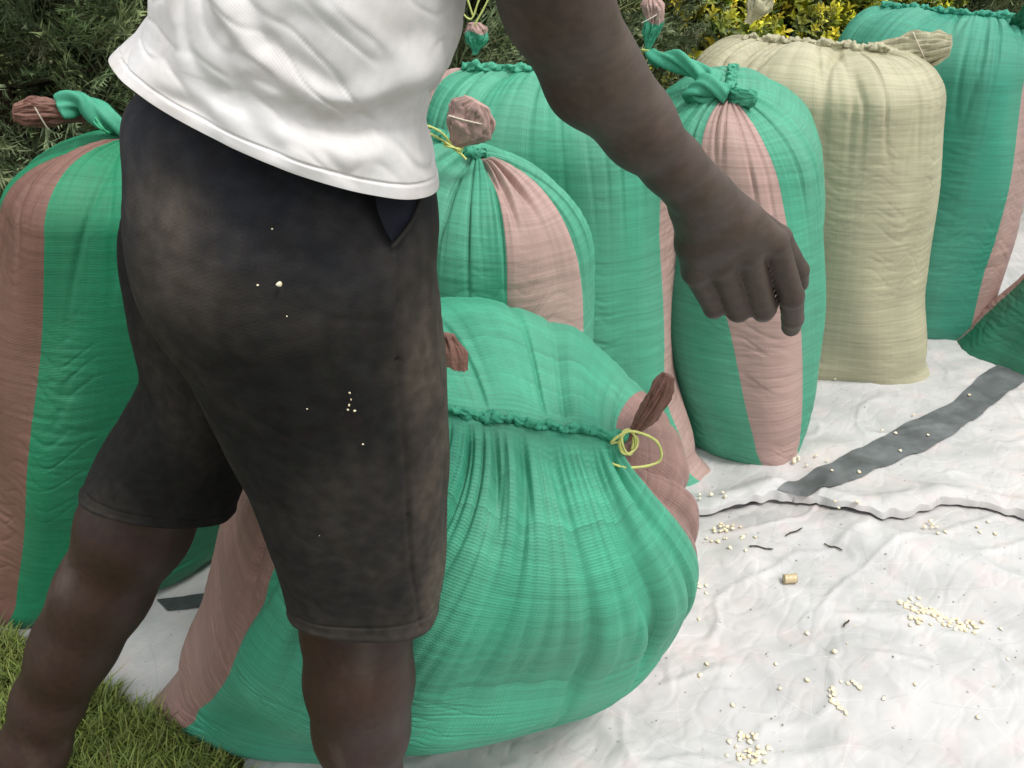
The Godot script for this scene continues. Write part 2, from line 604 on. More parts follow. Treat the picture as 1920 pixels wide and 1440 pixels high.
# the edge columns of a plain panel keep the panel's own colour
func recolour(C: PackedColorArray, nu: int, nv: int, c0: int, c1: int, green: Color, stripe: Color) -> PackedColorArray:
	var D := C.duplicate()
	for j in nv:
		D[j * nu + c0] = C[j * nu + c0 + 1]
		D[j * nu + c1 % nu] = C[j * nu + c1 - 1]
	return D

func shift_uv(T: PackedVector2Array, nu: int, nv: int, sw: int) -> PackedVector2Array:
	var D := T.duplicate()
	for j in nv:
		for i in sw + 2:
			D[j * nu + i] = Vector2(T[j * nu + i].x + T[j * nu + nu - 1].x + T[j * nu + 1].x, T[j * nu + i].y)
	return D

# the tied, twisted end of a sack's mouth: a pod of folded cloth
func ear(o: Node3D, at: Vector3, to: Vector3, wide: float, flat: float, c1: Color, c2: Color, split: float, side := Vector3.ZERO, stitch := false) -> MeshInstance3D:
	var d := to - at
	var L := d.length()
	d /= L
	var x := d.cross(Vector3(0, 0, 1)).normalized()
	if side != Vector3.ZERO:
		x = (side - d * side.dot(d)).normalized()
	var y := x.cross(d).normalized()
	var nu := 72
	var nv := 48
	var sd := at.x * 50.0 + at.z * 31.0
	var P := PackedVector3Array(); var C := PackedColorArray(); var T := PackedVector2Array()
	for j in nv:
		var t := float(j) / (nv - 1)
		var r := wide * 0.5 * (0.30 + 0.70 * smooth(0.03, 0.5, t)) * (1.0 - 0.42 * smooth(0.8, 1.0, t))
		if j == nv - 1:
			r *= 0.05
		var c := at + d * (t * L) + x * sin(t * PI) * L * 0.06
		for i in nu:
			var a := TAU * i / nu
			var fn := nb.get_noise_3d(cos(a) * 2.2 + sd, sin(a) * 2.2, t * 1.3)
			var f := 1.0 + 0.24 * na.get_noise_3d(cos(a) * 1.1 + sd, sin(a) * 1.1, t * 2.2) - 0.30 * exp(-fn * fn * 50.0) + 0.06 * nb.get_noise_3d(cos(a) * 5.0, sin(a) * 5.0 + sd, t * 9.0)
			P.append(c + x * cos(a) * r * f + y * sin(a) * r * f * flat)
			var cl := c1 if t + 0.06 * sin(a * 2.0 + sd) < split else c2
			var m := 1.0 + 0.2 * na.get_noise_3d(cos(a) * 2.0 + sd, sin(a) * 2.0, t * 4.0)
			C.append(Color(cl.r * m, cl.g * m, cl.b * m))
			T.append(Vector2(a * wide * 0.5, t * L))
	var e := put("tied_ear", grid_mesh(P, C, T, nu, nv, true, true), M.sack_soft, o)
	if stitch:
		var white := Color(0.62, 0.56, 0.47)
		var q := []
		for k in 5:
			var t2 := lerpf(0.52, 0.72, k / 4.0)
			q.append(at + d * L * t2 + x * (wide * 0.5 * lerpf(-0.85, 0.85, k / 4.0)) + (y if y.z > 0.0 else -y) * wide * flat * 0.5 * (1.02 - 0.35 * pow(absf(k - 2.0) / 2.0, 2.0)))
		put("stitched_string", cord(q, 0.0011, white), M.cord, e)
	return e

func knot(o: Node3D, at: Vector3, r: float, col: Color, axis: Vector3, seedk: float) -> void:    # a few turns of string
	var x := axis.cross(Vector3(0.2, 0.3, 1)).normalized()
	var y := axis.cross(x).normalized()
	var pts := []
	for k in 34:
		var a := k * 0.62
		pts.append(at + (x * cos(a) + y * sin(a)) * r * (1.0 + 0.1 * sin(k * 1.7 + seedk)) + axis * 0.004 * sin(k * 0.7 + seedk))
	put("tie_string", cord(pts, 0.0014, col, 120), M.cord, o)

# ---------------------------------------------------------------- ground sheets
var tarp_folds := [
	[0.596, 1.304, 0.815, 1.055, 0.045, -0.016], [0.660, 1.360, 0.920, 1.150, 0.05, 0.010], [0.325, 1.232, 0.431, 1.079, 0.035, -0.008], [0.295, 1.055, 0.425, 0.90, 0.04, -0.012],
	[0.195, 0.949, 0.35, 0.845, 0.035, -0.009], [0.42, 1.25, 0.60, 0.98, 0.05, 0.012], [0.25, 1.12, 0.33, 1.00, 0.03, 0.010], [0.74, 1.00, 1.02, 0.80, 0.07, 0.012], [0.55, 0.92, 0.75, 0.82, 0.05, -0.009],
	[-0.60, 1.02, -0.40, 1.06, 0.02, 0.004], [0.10, 0.93, 0.16, 0.85, 0.02, 0.006],
]

func tarp_y(x: float, d: float) -> float:
	var s := 0.020 + 0.009 * na.get_noise_2d(x * 2.2, d * 2.2) + 0.0045 * nb.get_noise_2d(x * 6.0, d * 6.0) + 0.0012 * nb.get_noise_2d(x * 24.0 + d * 9.0, d * 20.0)
	var w1 := na.get_noise_2d(x * 3.1 + 0.25 * nb.get_noise_2d(x * 5.0, d * 5.0), d * 4.3 - x * 1.6)
	var w2 := nb.get_noise_2d(x * 8.0 + d * 3.0, d * 9.0)
	var w3 := na.get_noise_2d(x * 17.0 - d * 8.0, d * 16.0 + 3.0)
	s += 0.0036 * exp(-w1 * w1 * 70.0) + 0.0010 * exp(-w2 * w2 * 70.0) - 0.0011 * exp(-w3 * w3 * 60.0)
	for q in tarp_folds:
		var ax: float = q[0]
		var ay: float = q[1]
		var bx: float = q[2] - ax
		var by: float = q[3] - ay
		var px := x - ax
		var py := d - ay
		var t := clampf((px * bx + py * by) / (bx * bx + by * by), 0.0, 1.0)
		px -= bx * t
		py -= by * t
		var d2: float = (px * px + py * py) / (q[4] * q[4])
		if d2 < 6.0:
			s += 1.3 * float(q[5]) * exp(-d2)
	return s * (0.15 + 0.85 * smooth(-0.75, -0.1, x)) + 0.006

func table_at(L: Array, x: float) -> float:
	for i in L.size() - 1:
		if x <= L[i + 1][0]:
			var t := clampf((x - float(L[i][0])) / (float(L[i + 1][0]) - float(L[i][0])), 0.0, 1.0)
			return lerpf(L[i][1], L[i + 1][1], t)
	return L[-1][1]

var tarp_left := [[0.2, -0.30], [0.70, -0.33], [0.845, -0.375], [0.87, -0.41], [0.895, -0.42], [0.92, -0.55], [0.95, -0.585], [0.985, -0.65], [1.0, -0.675], [1.05, -0.76], [1.09, -0.86], [1.2, -1.05], [1.5, -1.1], [1.6, -1.1]]
var edge_line := [[-1.3, 1.36], [-0.3, 1.36], [0.384, 1.39], [0.45, 1.425], [0.522, 1.445], [0.593, 1.432], [0.664, 1.39], [0.71, 1.374], [0.768, 1.39], [0.841, 1.418], [0.915, 1.418], [0.992, 1.382], [1.4, 1.40], [4.0, 1.30]]

func back_y(x: float, d: float) -> float:
	var e := d - table_at(edge_line, x)
	var lift := exp(-pow((e - 0.028) / 0.026, 2.0)) * (0.015 + 0.010 * nb.get_noise_2d(x * 7.0, 3.0)) * smooth(0.3, 0.5, x)
	return tarp_y(x, d) * 0.75 + 0.010 + 0.004 * nb.get_noise_2d(x * 9.0, d * 9.0) + lift + 0.004 * sin((x * 0.84 + d * 0.53) * 62.0) * 0.6 * smooth(0.0, 0.12, e) * exp(-pow((d - 1.44 - 0.62 * (x - 0.56)) / 0.16, 2.0))

const WHITE := Color(0.605, 0.603, 0.60)

func stain(x: float, d: float) -> Color:
	var n := na.get_noise_2d(x * 3.0 + 40.0, d * 3.0)
	var m := nb.get_noise_2d(x * 1.6 - 20.0, d * 1.6)
	var c := WHITE * (1.0 + 0.06 * n)
	return c.lerp(Color(0.62, 0.55, 0.50), clampf(0.5 * m, 0.0, 0.22))

func build_ground() -> void:
	# lawn
	var P := PackedVector3Array(); var C := PackedColorArray(); var T := PackedVector2Array()
	for j in 60:
		for i in 60:
			var u := (i / 59.0 - 0.5) * 2.0
			var w := (j / 59.0 - 0.5) * 2.0
			var x := u * absf(u) * 600.0
			var z := w * absf(w) * 600.0
			P.append(Vector3(x, -0.012 + 0.004 * na.get_noise_2d(x, z), z))
			C.append(Color(0.075, 0.095, 0.026) * (1.0 + 0.4 * na.get_noise_2d(x * 3.0, z * 3.0)))
			T.append(Vector2(x, z) * 0.02)
	var g := put("ground", grid_mesh(P, C, T, 60, 60, false, false), M.soil)
	g.set_meta("kind", "structure")
	g.set_meta("label", "short rough lawn around the white sheets")
	# front sheet
	var o := thing("tarpaulin", V(0.4, 0.0, 1.0), "large white tarpaulin in the foreground with scattered maize and a ragged edge on the grass", "tarpaulin", "white tarpaulins on the lawn")
	var nu := 640
	var nv := 250
	P.clear(); C.clear(); T.clear()
	for j in nv:
		for i in nu:
			var dd := lerpf(0.22, 1.52, j / float(nv - 1))
			var xl := table_at(tarp_left, dd) + 0.012 * nb.get_noise_2d(dd * 40.0, 1.0) + 0.004 * nb.get_noise_2d(dd * 140.0, 5.0)
			var u := i / float(nu - 1)
			var x := lerpf(xl, 0.0, u / 0.25) if u < 0.25 else (lerpf(0.0, 1.45, (u - 0.25) / 0.6) if u < 0.85 else 1.45 + (u - 0.85) * 15.0)
			var y := tarp_y(x, dd)
			y -= smooth(-0.09, 0.03, dd - table_at(edge_line, x)) * 0.014
			y = maxf(y, 0.002)
			if u < 0.01:
				y += 0.004 * nb.get_noise_2d(dd * 30.0, 8.0)
			P.append(V(x, y, dd))
			C.append(stain(x, dd))
			T.append(Vector2(x, dd))
	put("sheet", grid_mesh(P, C, T, nu, nv, false, false), M.tarp, o)
	# bit of its dark band by the left sack
	P.clear(); C.clear(); T.clear()
	for j in 8:
		for i in 20:
			var p := V(-0.615, 0, 1.172).lerp(V(-0.40, 0, 1.205), i / 19.0) + V(0.03, 0, -0.03) * (j / 7.0)
			p.y = tarp_y(p.x, -p.z) + 0.003
			P.append(p); C.append(Color(0.09, 0.10, 0.10)); T.append(Vector2(p.x, p.z))
	put("dark_band", grid_mesh(P, C, T, 20, 8, false, true), M.band, o)
	# back sheet, its front edge raised in a rumpled roll
	o = thing("tarpaulin", V(0.8, 0.0, 2.0), "white tarpaulin under the upright sacks with a dark grey band and rumpled front edge", "tarpaulin", "white tarpaulins on the lawn")
	nu = 620
	nv = 200
	P.clear(); C.clear(); T.clear()
	for j in nv:
		for i in nu:
			var u := i / float(nu - 1)
			var w := j / float(nv - 1)
			var x := lerpf(-0.30, 1.75, u / 0.9) if u < 0.9 else 1.75 + (u - 0.9) * 22.0
			var e := table_at(edge_line, x) + 0.006 * nb.get_noise_2d(x * 25.0, 7.0) * smooth(0.3, 0.5, x)
			var dd := e + 0.9 * w * w * 0.35 + (w * 0.55 if w < 0.85 else 0.4675 + (w - 0.85) * 9.0)
			var y := back_y(x, dd)
			if j == 0:
				y = minf(y, tarp_y(x, dd) - 0.006 + 0.008 * maxf(0.0, nb.get_noise_2d(x * 6.0, 20.0)))
			P.append(V(x, y, dd))
			C.append(stain(x + 9.0, dd))
			T.append(Vector2(x * 0.9 + 0.37, dd * 1.1 + 0.2))
	put("sheet", grid_mesh(P, C, T, nu, nv, false, false), M.tarp, o)
	var U := [V(0.525, 0, 1.450), V(0.674, 0, 1.563), V(0.791, 0, 1.643), V(0.873, 0, 1.707), V(1.019, 0, 1.798), V(1.174, 0, 1.949), V(1.40, 0, 2.10), V(1.8, 0, 2.35)]
	var Lw := [V(0.580, 0, 1.432), V(0.691, 0, 1.490), V(0.869, 0, 1.603), V(0.963, 0, 1.664), V(1.073, 0, 1.752), V(1.222, 0, 1.884), V(1.45, 0, 2.03), V(1.85, 0, 2.27)]
	var cu := curve_points(U, 160)
	var cl := curve_points(Lw, 160)
	P.clear(); C.clear(); T.clear()
	for j in 13:
		for i in 161:
			var p := cu[i].lerp(cl[i], j / 12.0)
			p.y = back_y(p.x, -p.z) + 0.0035
			P.append(p)
			var m := 1.0 + 0.3 * nb.get_noise_2d(p.x * 12.0, p.z * 12.0)
			C.append(Color(0.150 * m, 0.165 * m, 0.168 * m)); T.append(Vector2(p.x, p.z))
	put("dark_band", grid_mesh(P, C, T, 161, 13, false, true), M.band, o)
	P.clear(); C.clear(); T.clear()
	for j in 8:
		for i in 24:
			var p := V(0.66, 0, 1.955).lerp(V(0.885, 0, 1.935), i / 23.0) + V(-0.01, 0, -0.035) * (j / 7.0)
			p.y = back_y(p.x, -p.z) + 0.0035
			P.append(p); C.append(Color(0.08, 0.09, 0.09)); T.append(Vector2(p.x, p.z))
	put("dark_band", grid_mesh(P, C, T, 24, 8, false, true), M.band, o)

func blade_mesh() -> ArrayMesh:
	var st := SurfaceTool.new()
	st.begin(Mesh.PRIMITIVE_TRIANGLES)
	for b in 9:
		var a := rng.randf() * TAU
		var dir := Vector3(cos(a), 0, sin(a))
		var sd := Vector3(-dir.z, 0, dir.x)
		var at := Vector3(rng.randf_range(-0.014, 0.014), 0, rng.randf_range(-0.014, 0.014))
		var L := rng.randf_range(0.028, 0.075)
		var bend := rng.randf_range(0.35, 1.5)
		var w := rng.randf_range(0.0014, 0.0026)
		var dry := rng.randf() < 0.22
		var pl := Vector3.ZERO
		var pr := Vector3.ZERO
		for k in 5:
			var t := k / 4.0
			var c := at + Vector3.UP * L * sin(t * (1.57 - bend * 0.5)) * 0.9 + dir * L * bend * t * t * 0.7
			var ww := w * (1.0 - t * t)
			var l := c - sd * ww
			var r := c + sd * ww
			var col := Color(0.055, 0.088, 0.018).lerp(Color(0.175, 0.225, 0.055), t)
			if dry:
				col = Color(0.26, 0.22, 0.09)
			if k > 0:
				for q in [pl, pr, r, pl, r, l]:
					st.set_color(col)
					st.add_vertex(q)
			pl = l
			pr = r
	st.generate_normals()
	return st.commit()

func build_grass() -> void:
	for part in 2:
		var mm := MultiMesh.new()
		mm.transform_format = MultiMesh.TRANSFORM_3D
		mm.use_colors = true
		mm.mesh = blade_mesh()
		var tr := []
		var n := 12500 if part == 0 else 26000
		while tr.size() < n:
			var x := rng.randf_range(-1.15, -0.28) if part == 0 else rng.randf_range(-3.2, 3.2)
			var d := rng.randf_range(0.55, 1.25) if part == 0 else rng.randf_range(-1.6, 3.6)
			var xl := table_at(tarp_left, d)
			if x > xl - 0.022 and d < 1.6 and d > 0.2 and x < 3.5:
				continue
			if part == 1 and d > 1.3 and d < 3.0 and x > -1.2:
				continue
			var b := Basis(Vector3.UP, rng.randf() * TAU).scaled(Vector3.ONE * rng.randf_range(0.6, 1.25))
			tr.append(Transform3D(b, V(x, -0.010, d)))
		mm.instance_count = n
		for i in n:
			mm.set_instance_transform(i, tr[i])
			var m := rng.randf_range(0.5, 1.3)
			mm.set_instance_color(i, Color(m * rng.randf_range(0.9, 1.15), m, m * rng.randf_range(0.7, 1.1)))
		var o := MultiMeshInstance3D.new()
		o.multimesh = mm
		o.material_override = M.grass
		o.name = numbered("grass")
		add_child(o)
		o.set_meta("kind", "stuff")
		tag(o, ["short bright lawn grass beside the ragged tarpaulin edge", "sparser lawn grass farther round the tarpaulins"][part], "grass")

# ---------------------------------------------------------------- hedge plants
func ribbon(st: SurfaceTool, a: Vector3, b: Vector3, w: float, side: Vector3, ca: Color, cb: Color) -> void:
	var s := side * w * 0.5
	for q in [[a - s, ca], [a + s, ca], [b, cb]]:
		st.set_color(q[1])
		st.add_vertex(q[0])

func frond_mesh() -> ArrayMesh:           # a flat, ferny spray of scale leaves
	var st := SurfaceTool.new()
	st.begin(Mesh.PRIMITIVE_TRIANGLES)
	var L := 0.15
	var ca := Color(0.075, 0.105, 0.048)
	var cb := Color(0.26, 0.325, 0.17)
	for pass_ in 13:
		var t := 0.08 + pass_ / 13.0 * 0.92
		var at := Vector3(0.012 * sin(t * 3.0), t * L, 0.02 * t * t)
		var sgn := 1.0 if pass_ % 2 == 0 else -1.0
		var l := 0.062 * (1.15 - t) * rng.randf_range(0.75, 1.2)
		var dir := Vector3(sgn * 0.75, 0.75, rng.randf_range(-0.35, 0.45)).normalized()
		var tip := at + dir * l + Vector3(0, 0, 0.006)
		var side := dir.cross(Vector3(rng.randf_range(-0.5, 0.5), rng.randf_range(-0.5, 0.5), 1)).normalized()
		ribbon(st, at, tip, 0.0036, side, ca, cb)
		ribbon(st, at, tip, 0.0036, side.cross(dir), ca, cb)
		for k in 6:
			var u := 0.2 + k * 0.13
			var p := at.lerp(tip, u)
			var s2 := 1.0 if k % 2 == 0 else -1.0
			var d2 := (dir + side * 0.85 * s2 + Vector3(0, 0, rng.randf_range(-0.4, 0.4))).normalized()
			var q := p + d2 * rng.randf_range(0.012, 0.024) * (1.2 - u * 0.6)
			ribbon(st, p, q, 0.0032, d2.cross(Vector3(rng.randf_range(-0.6, 0.6), 0, 1)).normalized(), ca.lerp(cb, u), cb)
	ribbon(st, Vector3.ZERO, Vector3(0.012 * sin(3.0), L, 0.02), 0.005, Vector3.RIGHT, Color(0.10, 0.08, 0.05), cb)
	st.generate_normals()
	return st.commit()

func leaf_cluster_mesh(tip_c: Color, in_c: Color) -> ArrayMesh:      # a twig end with a whorl of small oval leaves
	var st := SurfaceTool.new()
	st.begin(Mesh.PRIMITIVE_TRIANGLES)
	for k in 11:
		var a := k * 2.4
		var h := 0.004 + k * 0.0048
		var out := Vector3(cos(a), 0.55 + k * 0.05, sin(a)).normalized()
		var L := rng.randf_range(0.019, 0.030) * (1.1 - k * 0.035)
		var side := out.cross(Vector3.UP).normalized()
		var nrm := side.cross(out)
		var at := Vector3(0, h, 0)
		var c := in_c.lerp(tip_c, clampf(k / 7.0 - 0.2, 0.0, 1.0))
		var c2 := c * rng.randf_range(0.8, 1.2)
		var w := L * 0.24
		var m1 := at + out * L * 0.35
		var m2 := at + out * L * 0.72 + nrm * L * 0.04
		var tip := at + out * L - nrm * L * 0.12
		var e := nrm * L * 0.10
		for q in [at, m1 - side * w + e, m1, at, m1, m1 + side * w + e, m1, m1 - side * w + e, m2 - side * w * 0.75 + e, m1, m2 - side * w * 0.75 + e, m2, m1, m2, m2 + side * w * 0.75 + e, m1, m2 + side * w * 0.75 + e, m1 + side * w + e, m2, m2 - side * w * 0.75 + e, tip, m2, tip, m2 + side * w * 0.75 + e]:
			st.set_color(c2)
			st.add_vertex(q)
	st.generate_normals()
	return st.commit()

var fronds := []
var golds := []
var darks := []

func shrub(called: String, label: String, group: String, at: Vector3, rad: Vector3, n: int, kind: int, sd: int) -> void:
	var o := thing(called, at, label, "shrub", group)
	rng.seed = sd
	# stems and limbs
	var st := SurfaceTool.new()
	var trunk := tube(curve_points([at, at + Vector3(0.03, rad.y * 0.6, 0.02), at + Vector3(-0.02, rad.y * 1.5, -0.02)], 14), func(t, _a): return lerpf(0.035, 0.008, t), 9, Color(0.07, 0.05, 0.035))
	put("trunk", trunk, M.bark, o)
	st.begin(Mesh.PRIMITIVE_TRIANGLES)
	for k in 26:
		var h := rng.randf_range(0.1, 1.3) * rad.y
		var a := rng.randf() * TAU
		var dirn := Vector3(cos(a) * rad.x, rng.randf_range(0.1, 0.5) * rad.y, sin(a) * rad.z) * rng.randf_range(0.6, 0.9)
		var p := at + Vector3(0, h, 0)
		var limb := tube(curve_points([p, p + dirn * 0.5 + Vector3(0, -0.02, 0), p + dirn], 8), func(t, _a): return lerpf(0.009, 0.0025, t), 5, Color(0.08, 0.06, 0.04))
		st.append_from(limb, 0, Transform3D())
	put("branches", st.commit(), M.bark, o)
	var c0 := at + Vector3(0, rad.y, 0)
	var kinds: Array = [fronds, golds, darks][kind]
	for part in kinds.size():
		var mm := MultiMesh.new()
		mm.transform_format = MultiMesh.TRANSFORM_3D
		mm.use_colors = true
		mm.mesh = kinds[part]
		var m := n / kinds.size()
		mm.instance_count = m
		for i in m:
			var dirn := Vector3(rng.randfn(), rng.randfn(), rng.randfn()).normalized()
			var depth := 1.0 - absf(rng.randfn(0.0, 0.17))
			var lump := 1.0 + 0.20 * na.get_noise_3d(dirn.x * 3.0 + sd, dirn.y * 3.0, dirn.z * 3.0) + 0.12 * nb.get_noise_3d(dirn.x * 7.0 + sd, dirn.y * 7.0, dirn.z * 7.0)
			var p := c0 + dirn * rad * depth * lump
			if p.y < 0.04:
				p.y = rng.randf_range(0.04, 0.3)
			var grow := (dirn + Vector3(rng.randfn(0, 0.45), 0.55 + rng.randfn(0, 0.45), rng.randfn(0, 0.45))).normalized()
			var xx := grow.cross(Vector3(rng.randfn(), rng.randfn(), rng.randfn())).normalized()
			var b := Basis(xx, grow, xx.cross(grow))
			var sc := rng.randf_range(0.75, 1.45)
			mm.set_instance_transform(i, Transform3D(b.scaled(Vector3.ONE * sc), p))
			var f := rng.randf_range(0.6, 1.25) * (1.0 + 0.5 * na.get_noise_3d(p.x * 5.0, p.y * 5.0, p.z * 5.0))
			mm.set_instance_color(i, Color(f * rng.randf_range(0.9, 1.15), f, f * rng.randf_range(0.85, 1.1)))
		var f2 := MultiMeshInstance3D.new()
		f2.multimesh = mm
		f2.material_override = M.needle if kind == 0 else M.leaf
		f2.name = "foliage"
		o.add_child(f2, true)
		f2.position = -at
		f2.set_meta("kind", "stuff")

func build_hedge() -> void:
	rng.seed = 400
	fronds = [frond_mesh(), frond_mesh(), frond_mesh()]
	golds = [leaf_cluster_mesh(Color(0.50, 0.50, 0.03), Color(0.15, 0.21, 0.03)), leaf_cluster_mesh(Color(0.22, 0.25, 0.03), Color(0.05, 0.09, 0.018)), leaf_cluster_mesh(Color(0.60, 0.55, 0.04), Color(0.24, 0.29, 0.04))]
	darks = [leaf_cluster_mesh(Color(0.06, 0.10, 0.02), Color(0.03, 0.055, 0.014))]
	var g := "shrubs of the hedge behind the sacks"
	shrub("cypress_shrub", "dark feathery cypress shrub behind the sack with the brown stripe", g, V(-1.12, 0, 2.02), Vector3(0.62, 0.82, 0.42), 5200, 0, 11)
	shrub("cypress_shrub", "dark cypress shrub behind the man in the white shirt", g, V(-0.35, 0, 2.45), Vector3(0.55, 0.85, 0.42), 4200, 0, 12)
	shrub("cypress_shrub", "grey green cypress shrub glimpsed between the shirt and the bare arm", g, V(0.02, 0, 2.62), Vector3(0.36, 0.72, 0.34), 3600, 0, 13)
	shrub("golden_shrub", "shrub with bright yellow leaf tips behind the beige sack", g, V(0.72, 0, 3.0), Vector3(0.60, 0.52, 0.36), 6500, 1, 14)
	shrub("golden_shrub", "dull yellow green leafy shrub behind the twisted sack ear", g, V(0.43, 0, 2.72), Vector3(0.33, 0.46, 0.28), 3600, 1, 15)
	shrub("cypress_shrub", "dark cypress shrub behind the farthest upright green sack", g, V(1.55, 0, 3.55), Vector3(0.62, 0.62, 0.42), 3600, 0, 16)
	shrub("cypress_shrub", "tall dark cypress shrub at the outer end beyond the brown striped sack", g, V(-2.05, 0, 1.75), Vector3(0.6, 0.9, 0.45), 2600, 0, 17)
	shrub("cypress_shrub", "low cypress shrub at the far end of the hedge", g, V(2.6, 0, 4.2), Vector3(0.8, 0.7, 0.5), 2600, 0, 18)
	shrub("leafy_shrub", "very dark leafy shrub in the depth of the hedge", g, V(0.3, 0, 3.45), Vector3(1.5, 0.62, 0.35), 7000, 2, 19)
	shrub("leafy_shrub", "very dark leafy shrub deep behind the feathery cypress", g, V(-1.3, 0, 2.65), Vector3(1.3, 0.85, 0.3), 6000, 2, 20)

# ---------------------------------------------------------------- maize
func kernel_mesh(sd: int) -> ArrayMesh:
	var P := PackedVector3Array(); var C := PackedColorArray(); var T := PackedVector2Array()
	var r2 := RandomNumberGenerator.new(); r2.seed = sd
	var w := r2.randf_range(0.9, 1.1)
	for j in 7:
		var t := j / 6.0
		var x := lerpf(-0.0046, 0.0046, t)
		var r := 0.0038 * sqrt(maxf(0.0, 1.0 - pow(t * 2.0 - 1.0, 4.0))) * lerpf(0.45, 1.0, smooth(0.0, 0.6, t)) + 0.0001
		for i in 8:
			var a := TAU * i / 8
			P.append(Vector3(x, sin(a) * r * 0.58 + 0.0018, cos(a) * r * w))
			C.append(Color(0.68, 0.55, 0.34).lerp(Color(0.80, 0.73, 0.56), smooth(0.1, 0.5, 1.0 - t)))
			T.append(Vector2.ZERO)
	return grid_mesh(P, C, T, 8, 7, true, true)

func build_maize() -> void:
	rng.seed = 77
	var km := [kernel_mesh(1), kernel_mesh(2), kernel_mesh(3)]
	# centre x, distance, half width, half depth, count, back sheet, group, label
	var spills := [
		[0.401, 1.319, 0.042, 0.045, 28, false, "maize kernels spilled close to the leaning sack", "pale maize kernel in the spill nearest the leaning sack's shoulder"],
		[0.700, 1.150, 0.040, 0.030, 58, false, "maize kernels in the largest spill on the front tarpaulin", "pale maize kernel in the far half of the largest spill on the front tarpaulin"],
		[0.742, 1.105, 0.035, 0.025, 44, false, "maize kernels in the largest spill on the front tarpaulin", "pale maize kernel in the near half of the largest spill on the front tarpaulin"],
		[0.672, 1.095, 0.022, 0.018, 10, false, "maize kernels just before the largest spill", "pale maize kernel just on the near side of the largest spill"],
		[0.508, 0.944, 0.030, 0.030, 24, false, "maize kernels in the curved spill near the photo's lower edge", "pale maize kernel in the small curved spill below the largest one"],
		[0.342, 0.865, 0.034, 0.024, 36, false, "maize kernels in the dense spill at the lower picture edge", "pale maize kernel in the dense spill at the lower picture edge"],
		[0.206, 1.039, 0.040, 0.020, 8, false, "maize kernels under the lifted side of the leaning sack", "pale maize kernel on the tarpaulin under the leaning sack's lifted side"],
		[0.318, 1.198, 0.045, 0.022, 10, false, "maize kernels by the pinkish stain", "pale maize kernel on the pinkish stain right of the leaning sack"],
		[0.575, 1.568, 0.060, 0.014, 10, true, "maize kernels at the pink sack foot", "pale maize kernel at the pink foot of the upright striped sack"],
		[0.820, 1.905, 0.060, 0.012, 8, true, "maize kernels at the foot of the beige sack", "pale maize kernel at the foot of the beige sack"],
		[0.790, 1.342, 0.028, 0.030, 8, false, "maize kernels near the rumpled tarpaulin edge", "pale maize kernel close to the rumpled edge of the back tarpaulin"],
		[0.894, 1.347, 0.035, 0.015, 4, false, "maize kernels near the rumpled tarpaulin edge", "pale maize kernel close to the rumpled edge of the back tarpaulin"],
		[0.640, 1.400, 0.035, 0.012, 4, true, "maize kernels near the rumpled tarpaulin edge", "pale maize kernel close to the rumpled edge of the back tarpaulin"],
		[0.800, 1.610, 0.22, 0.10, 10, true, "maize kernels along the dark grey band", "pale maize kernel lying along the dark grey tarpaulin band"],
		[0.560, 1.020, 0.30, 0.17, 16, false, "single maize kernels on the front tarpaulin", "single stray pale maize kernel on the front tarpaulin"],
		[0.400, 1.430, 0.05, 0.02, 5, true, "maize kernels by the pink corner of the rear sack", "pale maize kernel by the pink bottom corner of a rear sack"],
	]
	for s in spills:
		for k in int(s[4]):
			var a := rng.randf() * TAU
			var r := sqrt(rng.randf()) * (1.0 if rng.randf() < 0.85 else 1.35)
			var x: float = s[0] + cos(a) * r * s[2]
			var d: float = s[1] + sin(a) * r * s[3]
			if s[0] == 0.508:                           # the curved one leaves its right half open
				var a2 := rng.randf_range(0.25, 1.35) * PI
				x = s[0] + cos(a2) * s[2] * rng.randf_range(0.8, 1.15)
				d = s[1] + sin(a2) * s[3] * rng.randf_range(0.7, 1.1)
			if s[0] == 0.800:
				x = rng.randf_range(0.58, 1.16)
				d = 1.45 + 0.70 * (x - 0.55) + rng.randf_range(-0.05, 0.05)
			var y := (back_y(x, d) + 0.004) if s[5] else tarp_y(x, d)
			var o := MeshInstance3D.new()
			o.mesh = km[rng.randi() % 3]
			o.material_override = M.kernel
			o.name = numbered("maize_kernel")
			add_child(o)
			o.transform = Transform3D(Basis.from_euler(Vector3(rng.randfn(0, 0.25), rng.randf() * TAU, rng.randfn(0, 0.2))).scaled(Vector3.ONE * rng.randf_range(0.68, 1.05)), V(x, y + 0.0008, d))
			tag(o, s[7], "maize kernel", s[6])
	# piece of cob
	var cob := thing("cob_piece", V(0.482, tarp_y(0.482, 1.191), 1.191), "short tan piece of maize cob alone on the front tarpaulin", "cob piece")
	var P := PackedVector3Array(); var C := PackedColorArray(); var T := PackedVector2Array()
	for j in 12:
		var t := j / 11.0
		for i in 22:
			var a := TAU * i / 22
			var r := 0.0088 * (0.05 if j == 0 or j == 11 else 0.92 + 0.10 * sin(a * 8.0) * sin(j * 2.1))
			P.append(cob.position + Vector3(lerpf(-0.013, 0.013, clampf(t * 1.1 - 0.05, 0, 1)), 0.0085 + sin(a) * r, cos(a) * r - 0.003 * t))
			C.append(Color(0.50, 0.40, 0.24) if j > 1 and j < 10 else Color(0.42, 0.33, 0.2))
			T.append(Vector2.ZERO)
	put("cob_core", grid_mesh(P, C, T, 22, 12, true, true), M.kernel, cob)
